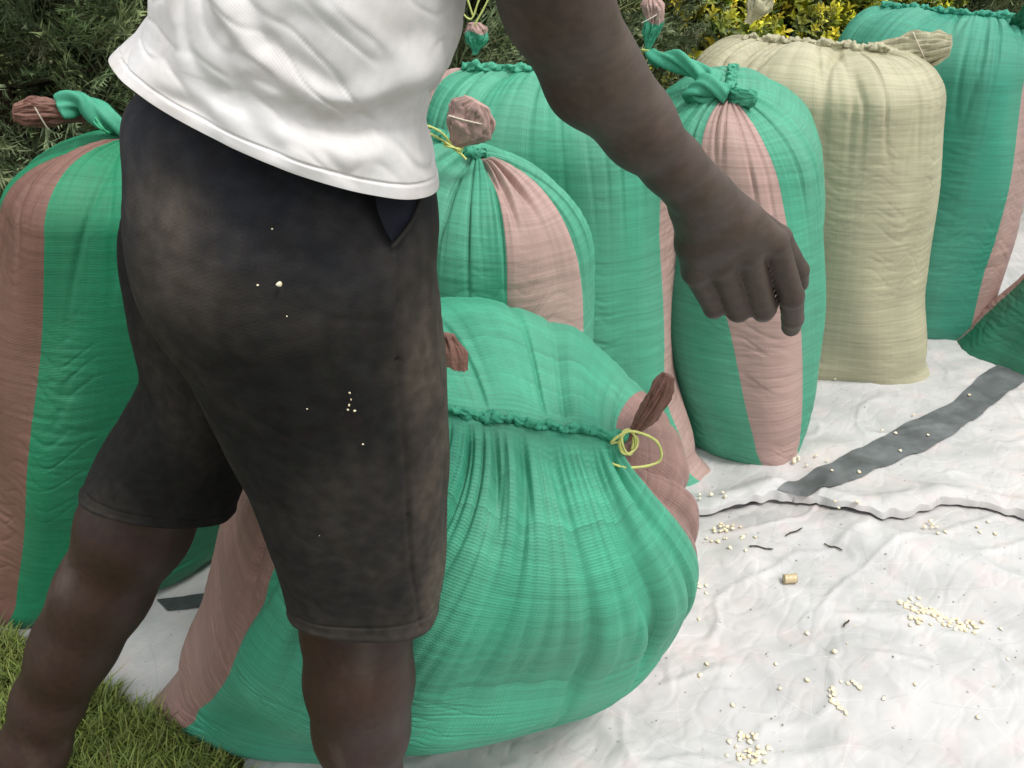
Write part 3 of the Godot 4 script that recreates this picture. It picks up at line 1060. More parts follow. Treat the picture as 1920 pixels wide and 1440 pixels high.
	# twigs
	for w in [[0.530, 1.338, 0.60, 0.030, "dark bent twig near the rumpled tarpaulin edge"], [0.600, 1.315, 2.6, 0.022, "thin pale stalk among stray kernels near the tarpaulin edge"], [0.455, 1.285, 0.1, 0.030, "long thin grey straw on the tarpaulin beyond the cob piece"], [0.545, 1.085, 0.9, 0.016, "short brown husk curl on the open front tarpaulin"]]:
		var pts := []
		for k in 4:
			var x: float = w[0] + cos(w[2]) * w[3] * (k / 1.5 - 1.0) * 0.8
			var d: float = w[1] + sin(w[2]) * w[3] * (k / 1.5 - 1.0) * 0.8 + 0.002 * sin(k * 2.0)
			pts.append(V(x, tarp_y(x, d) + 0.003, d))
		tag(put("twig", cord(pts, 0.0014, Color(0.10, 0.085, 0.06), 10), M.bark), w[4], "twig", "dry twigs and stalks on the tarpaulin")
	# chaff
	var st := SurfaceTool.new()
	st.begin(Mesh.PRIMITIVE_TRIANGLES)
	for q in [Vector3(-0.5, 0, -0.3), Vector3(0.5, 0.2, -0.25), Vector3(0.1, 0, 0.5), Vector3(-0.5, 0, -0.3), Vector3(0.1, 0, 0.5), Vector3(-0.4, 0.25, 0.4)]:
		st.add_vertex(q)
	st.generate_normals()
	var mm := MultiMesh.new()
	mm.transform_format = MultiMesh.TRANSFORM_3D
	mm.use_colors = true
	mm.mesh = st.commit()
	mm.instance_count = 230
	for i in 230:
		var x := rng.randf_range(0.12, 1.5)
		var d := rng.randf_range(0.75, 1.36) if i < 165 else rng.randf_range(1.46, 2.2)
		if i >= 165:
			x = rng.randf_range(0.5, 1.5)
		var y := tarp_y(x, d) if i < 165 else back_y(x, d)
		mm.set_instance_transform(i, Transform3D(Basis.from_euler(Vector3(rng.randfn(0, 0.3), rng.randf() * TAU, 0)).scaled(Vector3.ONE * rng.randf_range(0.0012, 0.005) * rng.randf_range(0.5, 1.0)), V(x, y + 0.0015, d)))
		var c := Color(0.16, 0.14, 0.11) if rng.randf() < 0.6 else Color(0.5, 0.42, 0.28)
		mm.set_instance_color(i, c * rng.randf_range(0.6, 1.3))
	var ch := MultiMeshInstance3D.new()
	ch.multimesh = mm
	ch.material_override = M.cord
	ch.name = numbered("chaff")
	add_child(ch)
	ch.set_meta("kind", "stuff")
	tag(ch, "fine dark specks of chaff and soil strewn over the tarpaulins", "chaff")

# ---------------------------------------------------------------- the person
var shirt_folds := [
	[-0.185, 1.056, -0.174, 1.031, 0.0070, -0.0050], [-0.174, 1.031, -0.163, 1.000, 0.0060, -0.0040], [-0.205, 1.033, -0.202, 1.000, 0.0080, 0.0040],
	[-0.172, 1.054, -0.155, 1.016, 0.0100, 0.0060], [-0.155, 1.016, -0.104, 0.986, 0.0100, 0.0060], [-0.163, 1.022, -0.129, 0.994, 0.0060, -0.0050],
	[-0.155, 1.056, -0.144, 1.028, 0.0060, -0.0040], [-0.144, 1.028, -0.102, 1.002, 0.0060, -0.0040], [-0.137, 0.983, -0.111, 0.978, 0.0080, -0.0050],
	[-0.111, 0.978, -0.078, 0.986, 0.0080, -0.0060], [-0.078, 0.986, -0.053, 0.989, 0.0080, -0.0100], [-0.116, 0.997, -0.084, 0.994, 0.0100, 0.0040],
	[-0.084, 0.994, -0.061, 1.003, 0.0120, 0.0060], [-0.061, 1.003, -0.036, 1.019, 0.0120, 0.0060], [-0.203, 0.994, -0.184, 0.971, 0.0080, -0.0030],
	[-0.174, 0.997, -0.145, 0.968, 0.0080, -0.0030], [-0.133, 0.958, -0.093, 0.961, 0.0100, 0.0040], [-0.093, 0.961, -0.056, 0.971, 0.0100, 0.0040],
	[-0.109, 1.059, -0.081, 1.028, 0.0120, 0.0040], [-0.097, 1.056, -0.062, 1.028, 0.0080, -0.0030], [-0.047, 1.051, -0.048, 1.006, 0.0060, 0.0030], [-0.105, 0.971, -0.066, 0.976, 0.0060, -0.0030],
]
var seam_folds := [[-0.081, 0.893, -0.085, 0.794, 0.0018, -0.0022], [-0.085, 0.794, -0.086, 0.644, 0.0018, -0.0022], [-0.086, 0.644, -0.086, 0.50, 0.0018, -0.0022]]

func shorts_col(p: Vector3, a: float, _v: float) -> Color:
	var n := na.get_noise_3d(p.x * 14.0, p.y * 14.0, p.z * 14.0)
	var m := nb.get_noise_3d(p.x * 5.0, p.y * 5.0, p.z * 5.0)
	var f := nb.get_noise_3d(p.x * 60.0, p.y * 22.0, p.z * 60.0)
	var c := Color(0.025, 0.024, 0.024).lerp(Color(0.032, 0.036, 0.048), smooth(0.82, 0.95, p.y))
	c = c * (1.0 + 0.35 * m)
	# dust worn into the cloth: front edge, seat, hem
	var front := smooth(-0.097, -0.062, p.x) * smooth(0.92, 0.80, p.y) * (0.60 + 0.22 * n + 0.12 * f)
	var seat := exp(-pow((p.x + 0.235) / 0.035, 2.0) - pow((p.y - 0.895) / 0.045, 2.0)) * (0.52 + 0.15 * n + 0.08 * f)
	var thigh := smooth(-0.3, 0.6, 0.6 * m + 0.35 * n + 0.10 * f) * 0.20
	var hem := smooth(0.54, 0.47, p.y) * (0.20 + 0.3 * n)
	var dust := clampf(front + seat + thigh + hem + 0.03 * f, 0.0, 0.85)
	return c.lerp(Color(0.150, 0.122, 0.095), dust)

func pocket_right(y: float) -> float:
	var t := clampf((0.930 - y) / 0.0455, 0.0, 1.0)
	return -0.0640 - 0.0225 * pow(t, 2.6)

func pocket_left(y: float) -> float:
	var t := clampf((0.930 - y) / 0.0455, 0.0, 1.0)
	return -0.0985 + 0.0110 * t * t

func pocket_in(p: Vector3) -> float:
	return smooth(0.8835, 0.8875, p.y) * smooth(pocket_left(p.y) - 0.008, pocket_left(p.y) + 0.012, p.x) * smooth(pocket_right(p.y) + 0.001, pocket_right(p.y) - 0.0025, p.x)

func skin_col(p: Vector3) -> Color:
	var n := na.get_noise_3d(p.x * 11.0, p.y * 11.0, p.z * 11.0)
	var m := nb.get_noise_3d(p.x * 30.0, p.y * 18.0, p.z * 30.0)
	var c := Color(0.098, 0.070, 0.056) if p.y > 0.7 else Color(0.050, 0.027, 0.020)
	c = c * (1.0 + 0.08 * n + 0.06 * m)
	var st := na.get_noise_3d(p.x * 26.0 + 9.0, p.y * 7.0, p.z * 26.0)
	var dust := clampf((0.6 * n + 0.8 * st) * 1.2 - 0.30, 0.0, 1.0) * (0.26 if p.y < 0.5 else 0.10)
	return c.lerp(Color(0.26, 0.22, 0.19), dust)

func build_person() -> void:
	var o := thing("person", V(-0.22, 0, 0.68), "person in white t-shirt and dusty black knee-length shorts striding past the sacks, arm lowered", "person")
	var vs := PackedVector3Array(); var ns := PackedVector3Array(); var ix := PackedInt32Array()
	# trunk and legs
	field_begin(V(-0.78, -0.01, 1.02), V(0.12, 1.50, 0.44), 0.0075)
	var hr := V(-0.15, 0.86, 0.66)
	var hl := V(-0.245, 0.86, 0.745)
	chain([[V(-0.175, 0.92, 0.69), 0.080], [V(-0.15, 1.01, 0.688), 0.060], [V(-0.135, 1.12, 0.685), 0.082], [V(-0.145, 1.24, 0.69), 0.092], [V(-0.145, 1.34, 0.70), 0.075]], 0.03, 0.03)
	chain([[V(-0.055, 1.32, 0.60), 0.055], [V(-0.155, 1.36, 0.70), 0.06], [V(-0.26, 1.32, 0.80), 0.055]], 0.04, 0.02)
	chain([[V(-0.15, 1.36, 0.705), 0.052], [V(-0.13, 1.47, 0.72), 0.048]], 0.03)
	chain([[hr, 0.085], [V(-0.152, 0.66, 0.665), 0.070], [V(-0.153, 0.52, 0.672), 0.056], [V(-0.157, 0.45, 0.672), 0.053], [V(-0.160, 0.38, 0.666), 0.0535], [V(-0.163, 0.31, 0.664), 0.0490], [V(-0.168, 0.22, 0.664), 0.0405], [V(-0.172, 0.12, 0.664), 0.035], [V(-0.173, 0.06, 0.664), 0.036]], 0.03, 0.02)
	chain([[V(-0.150, 0.40, 0.650), 0.036], [V(-0.158, 0.31, 0.648), 0.030]], 0.03)
	chain([[V(-0.185, 0.035, 0.650), 0.036], [V(-0.13, 0.036, 0.71), 0.036], [V(-0.07, 0.026, 0.775), 0.026], [V(-0.035, 0.022, 0.80), 0.020]], 0.02, 0.02)
	chain([[hl, 0.058], [V(-0.292, 0.76, 0.752), 0.046], [V(-0.304, 0.678, 0.755), 0.040], [V(-0.350, 0.59, 0.753), 0.052], [V(-0.392, 0.52, 0.742), 0.0545], [V(-0.438, 0.440, 0.732), 0.0445], [V(-0.479, 0.375, 0.722), 0.0400], [V(-0.522, 0.30, 0.708), 0.0370], [V(-0.552, 0.232, 0.693), 0.0370], [V(-0.587, 0.16, 0.680), 0.034]], 0.03, 0.02)
	chain([[V(-0.436, 0.450, 0.720), 0.030], [V(-0.490, 0.36, 0.708), 0.026]], 0.04)
	chain([[V(-0.600, 0.135, 0.665), 0.034], [V(-0.575, 0.075, 0.70), 0.034], [V(-0.545, 0.030, 0.735), 0.026], [V(-0.515, 0.022, 0.765), 0.020]], 0.02, 0.02)
	# left arm, reaching down to the leaning sack behind the legs
	chain([[V(-0.255, 1.32, 0.80), 0.050], [V(-0.19, 1.18, 0.89), 0.042], [V(-0.150, 1.06, 0.93), 0.036]], 0.03, 0.02)
	chain([[V(-0.150, 1.06, 0.93), 0.036], [V(-0.145, 0.94, 0.925), 0.034], [V(-0.150, 0.80, 0.925), 0.025]], 0.01, 0.02)
	field_mesh(vs, ns, ix)
	# left hand closed on the mouth of the leaning sack
	field_begin(V(-0.23, 0.58, 1.02), V(-0.05, 0.88, 0.82), 0.0042)
	var lw := V(-0.150, 0.83, 0.926)
	chain([[lw, 0.027], [V(-0.150, 0.79, 0.925), 0.025]], 0.01, 0.01)
	for f in 4:
		var s := (f - 1.5) * 0.018
		var kn := V(-0.142 + s * 0.6, 0.715 - absf(s) * 0.2, 0.925 + s)
		chain([[V(-0.150 + s * 0.2, 0.79, 0.925 + s * 0.4), 0.016], [kn, 0.0125]], 0.012, 0.01)
		chain([[kn, 0.0115], [kn + V(0.020, -0.036, 0.002), 0.0105], [kn + V(0.006, -0.062, -0.004), 0.0095], [kn + V(-0.014, -0.056, -0.004), 0.009]], 0.004, 0.003)
	chain([[V(-0.150, 0.775, 0.905), 0.015], [V(-0.156, 0.725, 0.890), 0.013], [V(-0.146, 0.690, 0.895), 0.010]], 0.008, 0.004)
	field_mesh(vs, ns, ix)
	# right arm and hand
	field_begin(V(-0.13, 1.03, 0.72), V(0.09, 1.40, 0.50), 0.006)
	chain([[V(-0.055, 1.32, 0.60), 0.050], [V(-0.02, 1.19, 0.59), 0.043], [V(0.010, 1.085, 0.602), 0.0350], [V(0.014, 1.075, 0.608), 0.0345]], 0.01, 0.015)
	field_mesh(vs, ns, ix)
	field_begin(V(-0.05, 0.685, 0.89), V(0.325, 1.125, 0.545), 0.0030)
	chain([[V(0.010, 1.0850, 0.6020), 0.0350], [V(0.029, 1.0400, 0.6300), 0.0335], [V(0.0565, 0.9860, 0.6640), 0.0312], [V(0.0975, 0.9420, 0.6900), 0.0262], [V(0.1275, 0.9110, 0.7080), 0.0222], [V(0.1475, 0.8890, 0.7220), 0.0215], [V(0.1580, 0.8750, 0.7320), 0.0212]], 0.01, 0.015)
	chain([[V(0.0420, 1.0200, 0.6550), 0.025], [V(0.0900, 0.9600, 0.6950), 0.020]], 0.02)
	var mcp := [V(0.2360, 0.8230, 0.7720), V(0.2110, 0.8160, 0.7640), V(0.1880, 0.8060, 0.7640), V(0.1675, 0.7955, 0.7700)]
	var car := [V(0.1660, 0.8770, 0.7380), V(0.1605, 0.8730, 0.7340), V(0.1555, 0.8690, 0.7340), V(0.1515, 0.8660, 0.7380)]
	for f in 4:
		chain([[car[f], 0.0158], [mcp[f].lerp(car[f], 0.45), 0.0150], [mcp[f], 0.0130]], 0.015, 0.01)
	chain([[V(0.1740, 0.8500, 0.7550), 0.019], [V(0.1960, 0.8200, 0.7820), 0.016]], 0.012)
	chain([[V(0.1650, 0.8760, 0.7480), 0.018], [V(0.2100, 0.8380, 0.7900), 0.016]], 0.014)
	var pip := [V(0.2690, 0.7570, 0.7980), V(0.2440, 0.7440, 0.7990), V(0.2200, 0.7420, 0.7990), V(0.1965, 0.7460, 0.8000)]
	var dip := [V(0.2820, 0.7220, 0.8220), V(0.2530, 0.7270, 0.8280), V(0.2275, 0.7270, 0.8280), V(0.2020, 0.7320, 0.8240)]
	var tip := [V(0.2860, 0.7060, 0.8340), V(0.2490, 0.7410, 0.8460), V(0.2235, 0.7420, 0.8460), V(0.1990, 0.7460, 0.8400)]
	var fr := [0.0127, 0.0130, 0.0128, 0.0123]
	for f in 4:
		var r: float = fr[f]
		var root: Vector3 = mcp[f]
		root = root.lerp(pip[f], 0.04)
		chain([[root, r * 1.02], [pip[f], r * 0.95], [dip[f], r * 0.86], [tip[f], r * 0.78]], 0.0048, 0.003)
	chain([[V(0.1940, 0.8520, 0.7900), 0.015], [V(0.2560, 0.8060, 0.8240), 0.0125], [V(0.2890, 0.7620, 0.8500), 0.0105], [V(0.2950, 0.7450, 0.8560), 0.009]], 0.006, 0.004)
	field_mesh(vs, ns, ix)
	# head, looking down at the sacks
	var hc := V(-0.105, 1.565, 0.735)
	field_begin(hc - Vector3(0.14, 0.18, 0.14), hc + Vector3(0.14, 0.15, 0.14), 0.0045)
	var fw := Vector3(0.70, -0.22, -0.68).normalized()
	var rt := fw.cross(Vector3.UP).normalized()
	var up := rt.cross(fw).normalized()
	chain([[V(-0.135, 1.44, 0.715), 0.050], [hc - up * 0.06 - fw * 0.02, 0.052]], 0.02)
	ball(hc + up * 0.015 - fw * 0.012, Vector3(0.080, 0.100, 0.084), 0.02)
	chain([[hc - up * 0.035 + fw * 0.035, 0.055], [hc - up * 0.085 + fw * 0.055, 0.028]], 0.03)
	chain([[hc + fw * 0.088 + up * 0.004, 0.008], [hc + fw * 0.102 - up * 0.030, 0.013]], 0.010)
	for s in [-1.0, 1.0]:
		ball(hc + fw * 0.090 + rt * 0.030 * s + up * 0.004, Vector3(0.014, 0.012, 0.014), 0.008, true)
		chain([[hc + fw * 0.088 + rt * 0.012 * s + up * 0.020, 0.007], [hc + fw * 0.078 + rt * 0.044 * s + up * 0.020, 0.007]], 0.008)
		chain([[hc + rt * 0.082 * s + up * 0.012, 0.012], [hc + rt * 0.080 * s - up * 0.020, 0.009]], 0.006)
		chain([[hc + fw * 0.093 + rt * 0.016 * s - up * 0.028, 0.006], [hc + fw * 0.090 - up * 0.030, 0.006]], 0.006)
	chain([[hc + fw * 0.083 + rt * 0.020 - up * 0.054, 0.006], [hc + fw * 0.094 - up * 0.050, 0.008], [hc + fw * 0.083 - rt * 0.020 - up * 0.054, 0.006]], 0.004)
	chain([[hc + fw * 0.080 + rt * 0.018 - up * 0.064, 0.006], [hc + fw * 0.090 - up * 0.066, 0.0085], [hc + fw * 0.080 - rt * 0.018 - up * 0.064, 0.006]], 0.004)
	field_mesh(vs, ns, ix)
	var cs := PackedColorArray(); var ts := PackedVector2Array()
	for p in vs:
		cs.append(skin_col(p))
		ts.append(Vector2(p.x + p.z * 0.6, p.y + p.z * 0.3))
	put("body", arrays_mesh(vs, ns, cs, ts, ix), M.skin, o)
	# cropped hair
	vs = PackedVector3Array(); ns = PackedVector3Array(); ix = PackedInt32Array()
	field_begin(hc - Vector3(0.14, 0.16, 0.14), hc + Vector3(0.14, 0.15, 0.14), 0.006)
	ball(hc + up * 0.022 - fw * 0.016, Vector3(0.085, 0.104, 0.088), 0.01)
	ball(hc + fw * 0.09 - up * 0.045, Vector3(0.11, 0.12, 0.11), 0.01, true)
	ball(hc - up * 0.11 + fw * 0.03, Vector3(0.13, 0.09, 0.13), 0.01, true)
	field_mesh(vs, ns, ix)
	cs = PackedColorArray()
	for p in vs:
		cs.append(Color(0.012, 0.010, 0.009))
	put("hair", arrays_mesh(vs, ns, cs, PackedVector2Array(), ix), M.bark, o)
	for s in [-1.0, 1.0]:
		var P := PackedVector3Array(); var C := PackedColorArray(); var T := PackedVector2Array()
		for j in 9:
			for i in 14:
				var th := PI * j / 8.0
				var a := TAU * i / 14
				var dn := fw * cos(th) + (rt * cos(a) + up * sin(a)) * sin(th)
				P.append(hc + fw * 0.076 + rt * 0.030 * s + up * 0.004 + dn * 0.0125)
				C.append(Color(0.02, 0.012, 0.01) if j < 3 else Color(0.7, 0.68, 0.62))
				T.append(Vector2.ZERO)
		put("eye", grid_mesh(P, C, T, 14, 9, true, false), M.eye, o)
	# shorts: far leg, near leg with the seat; one garment
	var far := [
		[V(-0.220, 0.92, 0.725), Vector3(0.060, 0.0, 0.0), Vector3(0, 0, 0.085)],
		[V(-0.265, 0.849, 0.748), Vector3(0.066, -0.004, 0.0), Vector3(0, 0, 0.085)], [V(-0.290, 0.760, 0.752), Vector3(0.054, -0.016, 0.0), Vector3(0, 0, 0.080)],
		[V(-0.300, 0.680, 0.755), Vector3(0.050, -0.024, 0.0), Vector3(0, 0, 0.078)], [V(-0.332, 0.612, 0.755), Vector3(0.062, -0.024, 0.0), Vector3(0, 0.018, 0.080)], [V(-0.362, 0.548, 0.750), Vector3(0.069, -0.021, 0.0), Vector3(0, 0.034, 0.080)]]
	var near := [
		[V(-0.166, 0.978, 0.688), Vector3(0.070, -0.018, 0), Vector3(0, 0, 0.078)], [V(-0.1835, 0.950, 0.684), Vector3(0.0955, -0.016, 0), Vector3(0, 0, 0.090)], [V(-0.179, 0.912, 0.680), Vector3(0.113, 0, 0), Vector3(0, 0, 0.105)],
		[V(-0.177, 0.874, 0.675), Vector3(0.1185, 0, 0), Vector3(0, 0, 0.108)], [V(-0.175, 0.832, 0.670), Vector3(0.1165, 0, 0), Vector3(0, 0, 0.104)], [V(-0.169, 0.794, 0.670), Vector3(0.113, 0, 0), Vector3(0, 0, 0.098)],
		[V(-0.161, 0.754, 0.670), Vector3(0.105, 0, 0), Vector3(0, 0, 0.094)], [V(-0.154, 0.701, 0.670), Vector3(0.097, 0, 0), Vector3(0, 0, 0.090)], [V(-0.147, 0.644, 0.670), Vector3(0.091, 0, 0), Vector3(0, 0, 0.087)],
		[V(-0.145, 0.571, 0.670), Vector3(0.0845, 0, 0), Vector3(0, 0.014, 0.084)], [V(-0.143, 0.515, 0.670), Vector3(0.077, -0.003, 0), Vector3(0, 0.026, 0.080)], [V(-0.1455, 0.474, 0.670), Vector3(0.0715, -0.010, 0), Vector3(0, 0.034, 0.078)]]
	var sh := func(p: Vector3, a: float, v: float) -> float:
		var s := 0.004 * na.get_noise_3d(p.x * 9.0, p.y * 5.0, p.z * 9.0) + 0.0012 * nb.get_noise_3d(p.x * 22.0, p.y * 13.0, p.z * 22.0)
		var rr := nb.get_noise_3d(p.x * 9.0 + 5.0, p.y * 16.0 + p.x * 8.0, p.z * 9.0)
		s -= 0.0004 * exp(-rr * rr * 30.0)
		if sin(a) > 0.0:
			s += segs_at(p, seam_folds) - 0.0065 * pocket_in(p)
		s += 0.0012 * exp(-pow((v - 0.985) / 0.012, 2.0)) - 0.0016 * exp(-pow((v - 0.945) / 0.004, 2.0))       # hem stitching
		return s
	var col := func(p: Vector3, a: float, v: float) -> Color: return shorts_col(p, a, v)
	var shorts := put("shorts", loft(near, 300, 300, 0.9, sh, col, 0.004), M.shorts, o)
	put("shorts_leg", loft(far, 160, 160, 0.95, sh, col, 0.004), M.shorts, shorts)
	# slant pocket: dark lining set in the cloth, with a rolled edge
	var pc := V(-0.172, 0.90, 0.678)
	var P := PackedVector3Array(); var C := PackedColorArray(); var T := PackedVector2Array()
	var on := func(x: float, y: float, lift: float) -> Vector3:      # a point on the near surface of the shorts
		var c := clampf((x - pc.x) / 0.122, -0.999, 0.999)
		var sy := pow(1.0 - pow(absf(c), 1.0 / 0.45), 0.45)
		return V(x, y, pc.z * -1.0 if false else 0.679 - 0.108 * sy - lift)
	for j in 22:
		var y := lerpf(0.950, 0.8870, j / 21.0)
		for i in 10:
			var x := lerpf(pocket_left(y) + 0.006, pocket_right(y) - 0.0006, i / 9.0)
			P.append(on.call(x, y, -0.0022 * smooth(0.0, 0.5, i / 9.0) + 0.0006))
			C.append(Color(0.022, 0.027, 0.040)); T.append(Vector2(x, y))
	var pk := put("pocket", grid_mesh(P, C, T, 10, 22, false, true), M.shorts, shorts)
	var er := []
	for j in 16:
		var y := lerpf(0.945, 0.8850, j / 15.0)
		er.append(on.call(pocket_right(y) + 0.0012, y, 0.0008))
	put("pocket_edge", cord(er, 0.0017, Color(0.05, 0.045, 0.04), 40), M.shorts, shorts)
	# t-shirt
	var sr := [
		[V(-0.171, 0.957, 0.672), Vector3(0.117, -0.0425, 0.030), Vector3(0.0, 0.008, 0.112)], [V(-0.1655, 0.976, 0.672), Vector3(0.108, -0.036, 0.030), Vector3(0.0, 0.006, 0.112)], [V(-0.165, 0.992, 0.672), Vector3(0.104, -0.025, 0.030), Vector3(0.0, 0.003, 0.108)],
		[V(-0.155, 1.009, 0.672), Vector3(0.109, -0.015, 0.030), Vector3(0, -0.006, 0.112)], [V(-0.146, 1.027, 0.672), Vector3(0.110, -0.006, 0.030), Vector3(0, -0.004, 0.114)], [V(-0.140, 1.046, 0.672), Vector3(0.109, -0.002, 0.030), Vector3(0, -0.002, 0.114)],
		[V(-0.129, 1.083, 0.674), Vector3(0.102, 0, 0.030), Vector3(0, 0, 0.112)], [V(-0.135, 1.17, 0.682), Vector3(0.120, 0, 0.050), Vector3(0.02, 0, 0.118)], [V(-0.145, 1.27, 0.695), Vector3(0.135, 0, 0.09), Vector3(-0.045, 0, 0.098)],
		[V(-0.150, 1.345, 0.70), Vector3(0.125, 0.0, 0.11), Vector3(-0.05, 0.0, 0.07)], [V(-0.150, 1.395, 0.703), Vector3(0.075, 0, 0.065), Vector3(-0.045, 0, 0.055)], [V(-0.148, 1.41, 0.705), Vector3(0.050, 0, 0.045), Vector3(-0.042, 0, 0.045)]]
	sr.reverse()
	var tee := func(p: Vector3, a: float, v: float) -> float:
		var s := 0.004 * na.get_noise_3d(p.x * 8.0, p.y * 8.0, p.z * 8.0) + 0.0012 * nb.get_noise_3d(p.x * 20.0 - p.y * 14.0, p.y * 20.0 + p.x * 14.0, p.z * 16.0)
		var rr := na.get_noise_3d(p.x * 7.0 - p.y * 3.0 + 3.0, p.y * 13.0 + p.x * 11.0, p.z * 8.0)
		s -= 0.0017 * exp(-rr * rr * 40.0) * smooth(0.99, 0.94, v)
		var rq := nb.get_noise_3d(p.x * 16.0 - p.y * 6.0 + 3.0, p.y * 30.0 + p.x * 24.0, p.z * 14.0)
		s -= 0.0007 * exp(-rq * rq * 25.0) * smooth(0.99, 0.94, v)
		if sin(a) > 0.0 and p.y < 1.09:
			s += segs_at(p, shirt_folds) * 0.52
		s += -0.0012 * exp(-pow((v - 0.955) / 0.003, 2.0)) + 0.0004 * smooth(0.957, 0.962, v)      # stitched hem
		return s
	var tc := func(p: Vector3, _a: float, v: float) -> Color:
		var n := na.get_noise_3d(p.x * 16.0, p.y * 16.0, p.z * 16.0)
		return Color(0.745, 0.73, 0.735).lerp(Color(0.60, 0.53, 0.46), clampf(0.10 + 0.35 * n, 0.0, 0.5) * (0.5 + 0.5 * smooth(0.9, 1.0, v)))
	var shirt := put("shirt", loft(sr, 320, 420, 0.95, tee, tc, 0.0016), M.shirt, o)
	for sd in [[V(-0.105, 1.345, 0.655), V(-0.052, 1.285, 0.600), V(-0.028, 1.195, 0.592)], [V(-0.215, 1.345, 0.765), V(-0.248, 1.285, 0.825), V(-0.215, 1.195, 0.878)]]:
		var rs := []
		for k in 3:
			rs.append([sd[k], Vector3([0.045, 0.075, 0.070][k], [0.055, 0.03, 0.0][k], 0.0), Vector3(0, [0.03, 0.03, 0.0][k], [0.055, 0.070, 0.066][k])])
		put("sleeve", loft(rs, 60, 40, 1.0, tee, tc, 0.003), M.shirt, shirt)

func build_flakes() -> void:
	rng.seed = 900
	var L := [[-0.158, 0.872, 2.0], [-0.172, 0.871, 0.8], [-0.156, 0.847, 1.0], [-0.201, 0.816, 1.3], [-0.237, 0.870, 0.8], [-0.174, 0.831, 0.8], [-0.148, 0.788, 0.8], [-0.120, 0.779, 0.9], [-0.121, 0.768, 1.1], [-0.123, 0.764, 0.9], [-0.118, 0.762, 1.0], [-0.115, 0.730, 0.8], [-0.152, 0.768, 0.7], [-0.159, 0.639, 0.9], [-0.157, 0.911, 0.6], [-0.164, 0.842, 0.6], [-0.1195, 0.773, 0.8]]
	var km := kernel_mesh(8)
	for q in L:
		var x: float = q[0]
		var y: float = q[1]
		var best := 9.0
		# rests on the nearest side of the shorts
		var cx := -0.172 + (0.874 - minf(y, 0.874)) * 0.11
		var hw := 0.120 - (0.874 - minf(y, 0.874)) * 0.13
		var c := clampf((x - cx) / hw, -0.95, 0.95)
		var hd := 0.108 - (0.874 - minf(y, 0.874)) * 0.08
		best = 0.673 - hd * pow(1.0 - pow(absf(c), 1.0 / 0.45), 0.45)
		var o := MeshInstance3D.new()
		o.mesh = km
		o.material_override = M.kernel
		o.name = numbered("maize_flake")
		add_child(o)
		o.transform = Transform3D(Basis.from_euler(Vector3(1.5, 0, rng.randf() * TAU)).scaled(Vector3.ONE * 0.26 * float(q[2])), V(x, y, best - 0.0005))
		tag(o, "tiny pale maize flake stuck to the dusty black shorts", "maize flake", "maize flakes stuck to the shorts")

# ---------------------------------------------------------------- scene
func _ready() -> void:
	var cam := Camera3D.new()
	cam.name = "camera"
	add_child(cam)
	cam.position = Vector3(0, 1.12, 0)
	cam.rotation_degrees = Vector3(-30, 0, 0)
	cam.fov = 45.91
	cam.near = 0.02
	cam.far = 3000.0
	cam.current = true
	var we := WorldEnvironment.new()
	we.name = "sky"
	var env := Environment.new()
	env.background_mode = Environment.BG_SKY
	var sky := Sky.new()
	var sm := ProceduralSkyMaterial.new()
	sm.sky_top_color = Color(0.97, 0.97, 0.97)
	sm.sky_horizon_color = Color(0.80, 0.80, 0.81)
	sm.sky_curve = 0.25
	sm.ground_bottom_color = Color(0.20, 0.22, 0.16)
	sm.ground_horizon_color = Color(0.45, 0.47, 0.45)
	sm.sun_angle_max = 1.0
	sky.sky_material = sm
	env.sky = sky
	env.tonemap_mode = Environment.TONE_MAPPER_LINEAR
	env.tonemap_exposure = 1.66
	env.sdfgi_enabled = true
	env.ssao_enabled = true
	env.ssil_enabled = true
	we.environment = env
	add_child(we)
	var sun := DirectionalLight3D.new()
	sun.name = "sun"
	sun.light_energy = 0.5
	sun.light_color = Color(1.0, 0.985, 0.965)
	sun.light_angular_distance = 14.0
	sun.shadow_enabled = true
	add_child(sun)
	sun.look_at_from_position(Vector3(1.5, 3.4, 0.2), Vector3(0, 0, -0.8))

	rng.seed = 1
	na.seed = 3; na.frequency = 1.0; na.noise_type = FastNoiseLite.TYPE_SIMPLEX_SMOOTH; na.fractal_octaves = 1; na.fractal_type = FastNoiseLite.FRACTAL_NONE
	nb.seed = 8; nb.frequency = 1.0; nb.noise_type = FastNoiseLite.TYPE_SIMPLEX_SMOOTH; nb.fractal_type = FastNoiseLite.FRACTAL_NONE
	make_materials()
	build_ground()
	build_hedge()
	build_sacks()
	build_person()
	build_grass()
	build_maize()
	build_flakes()

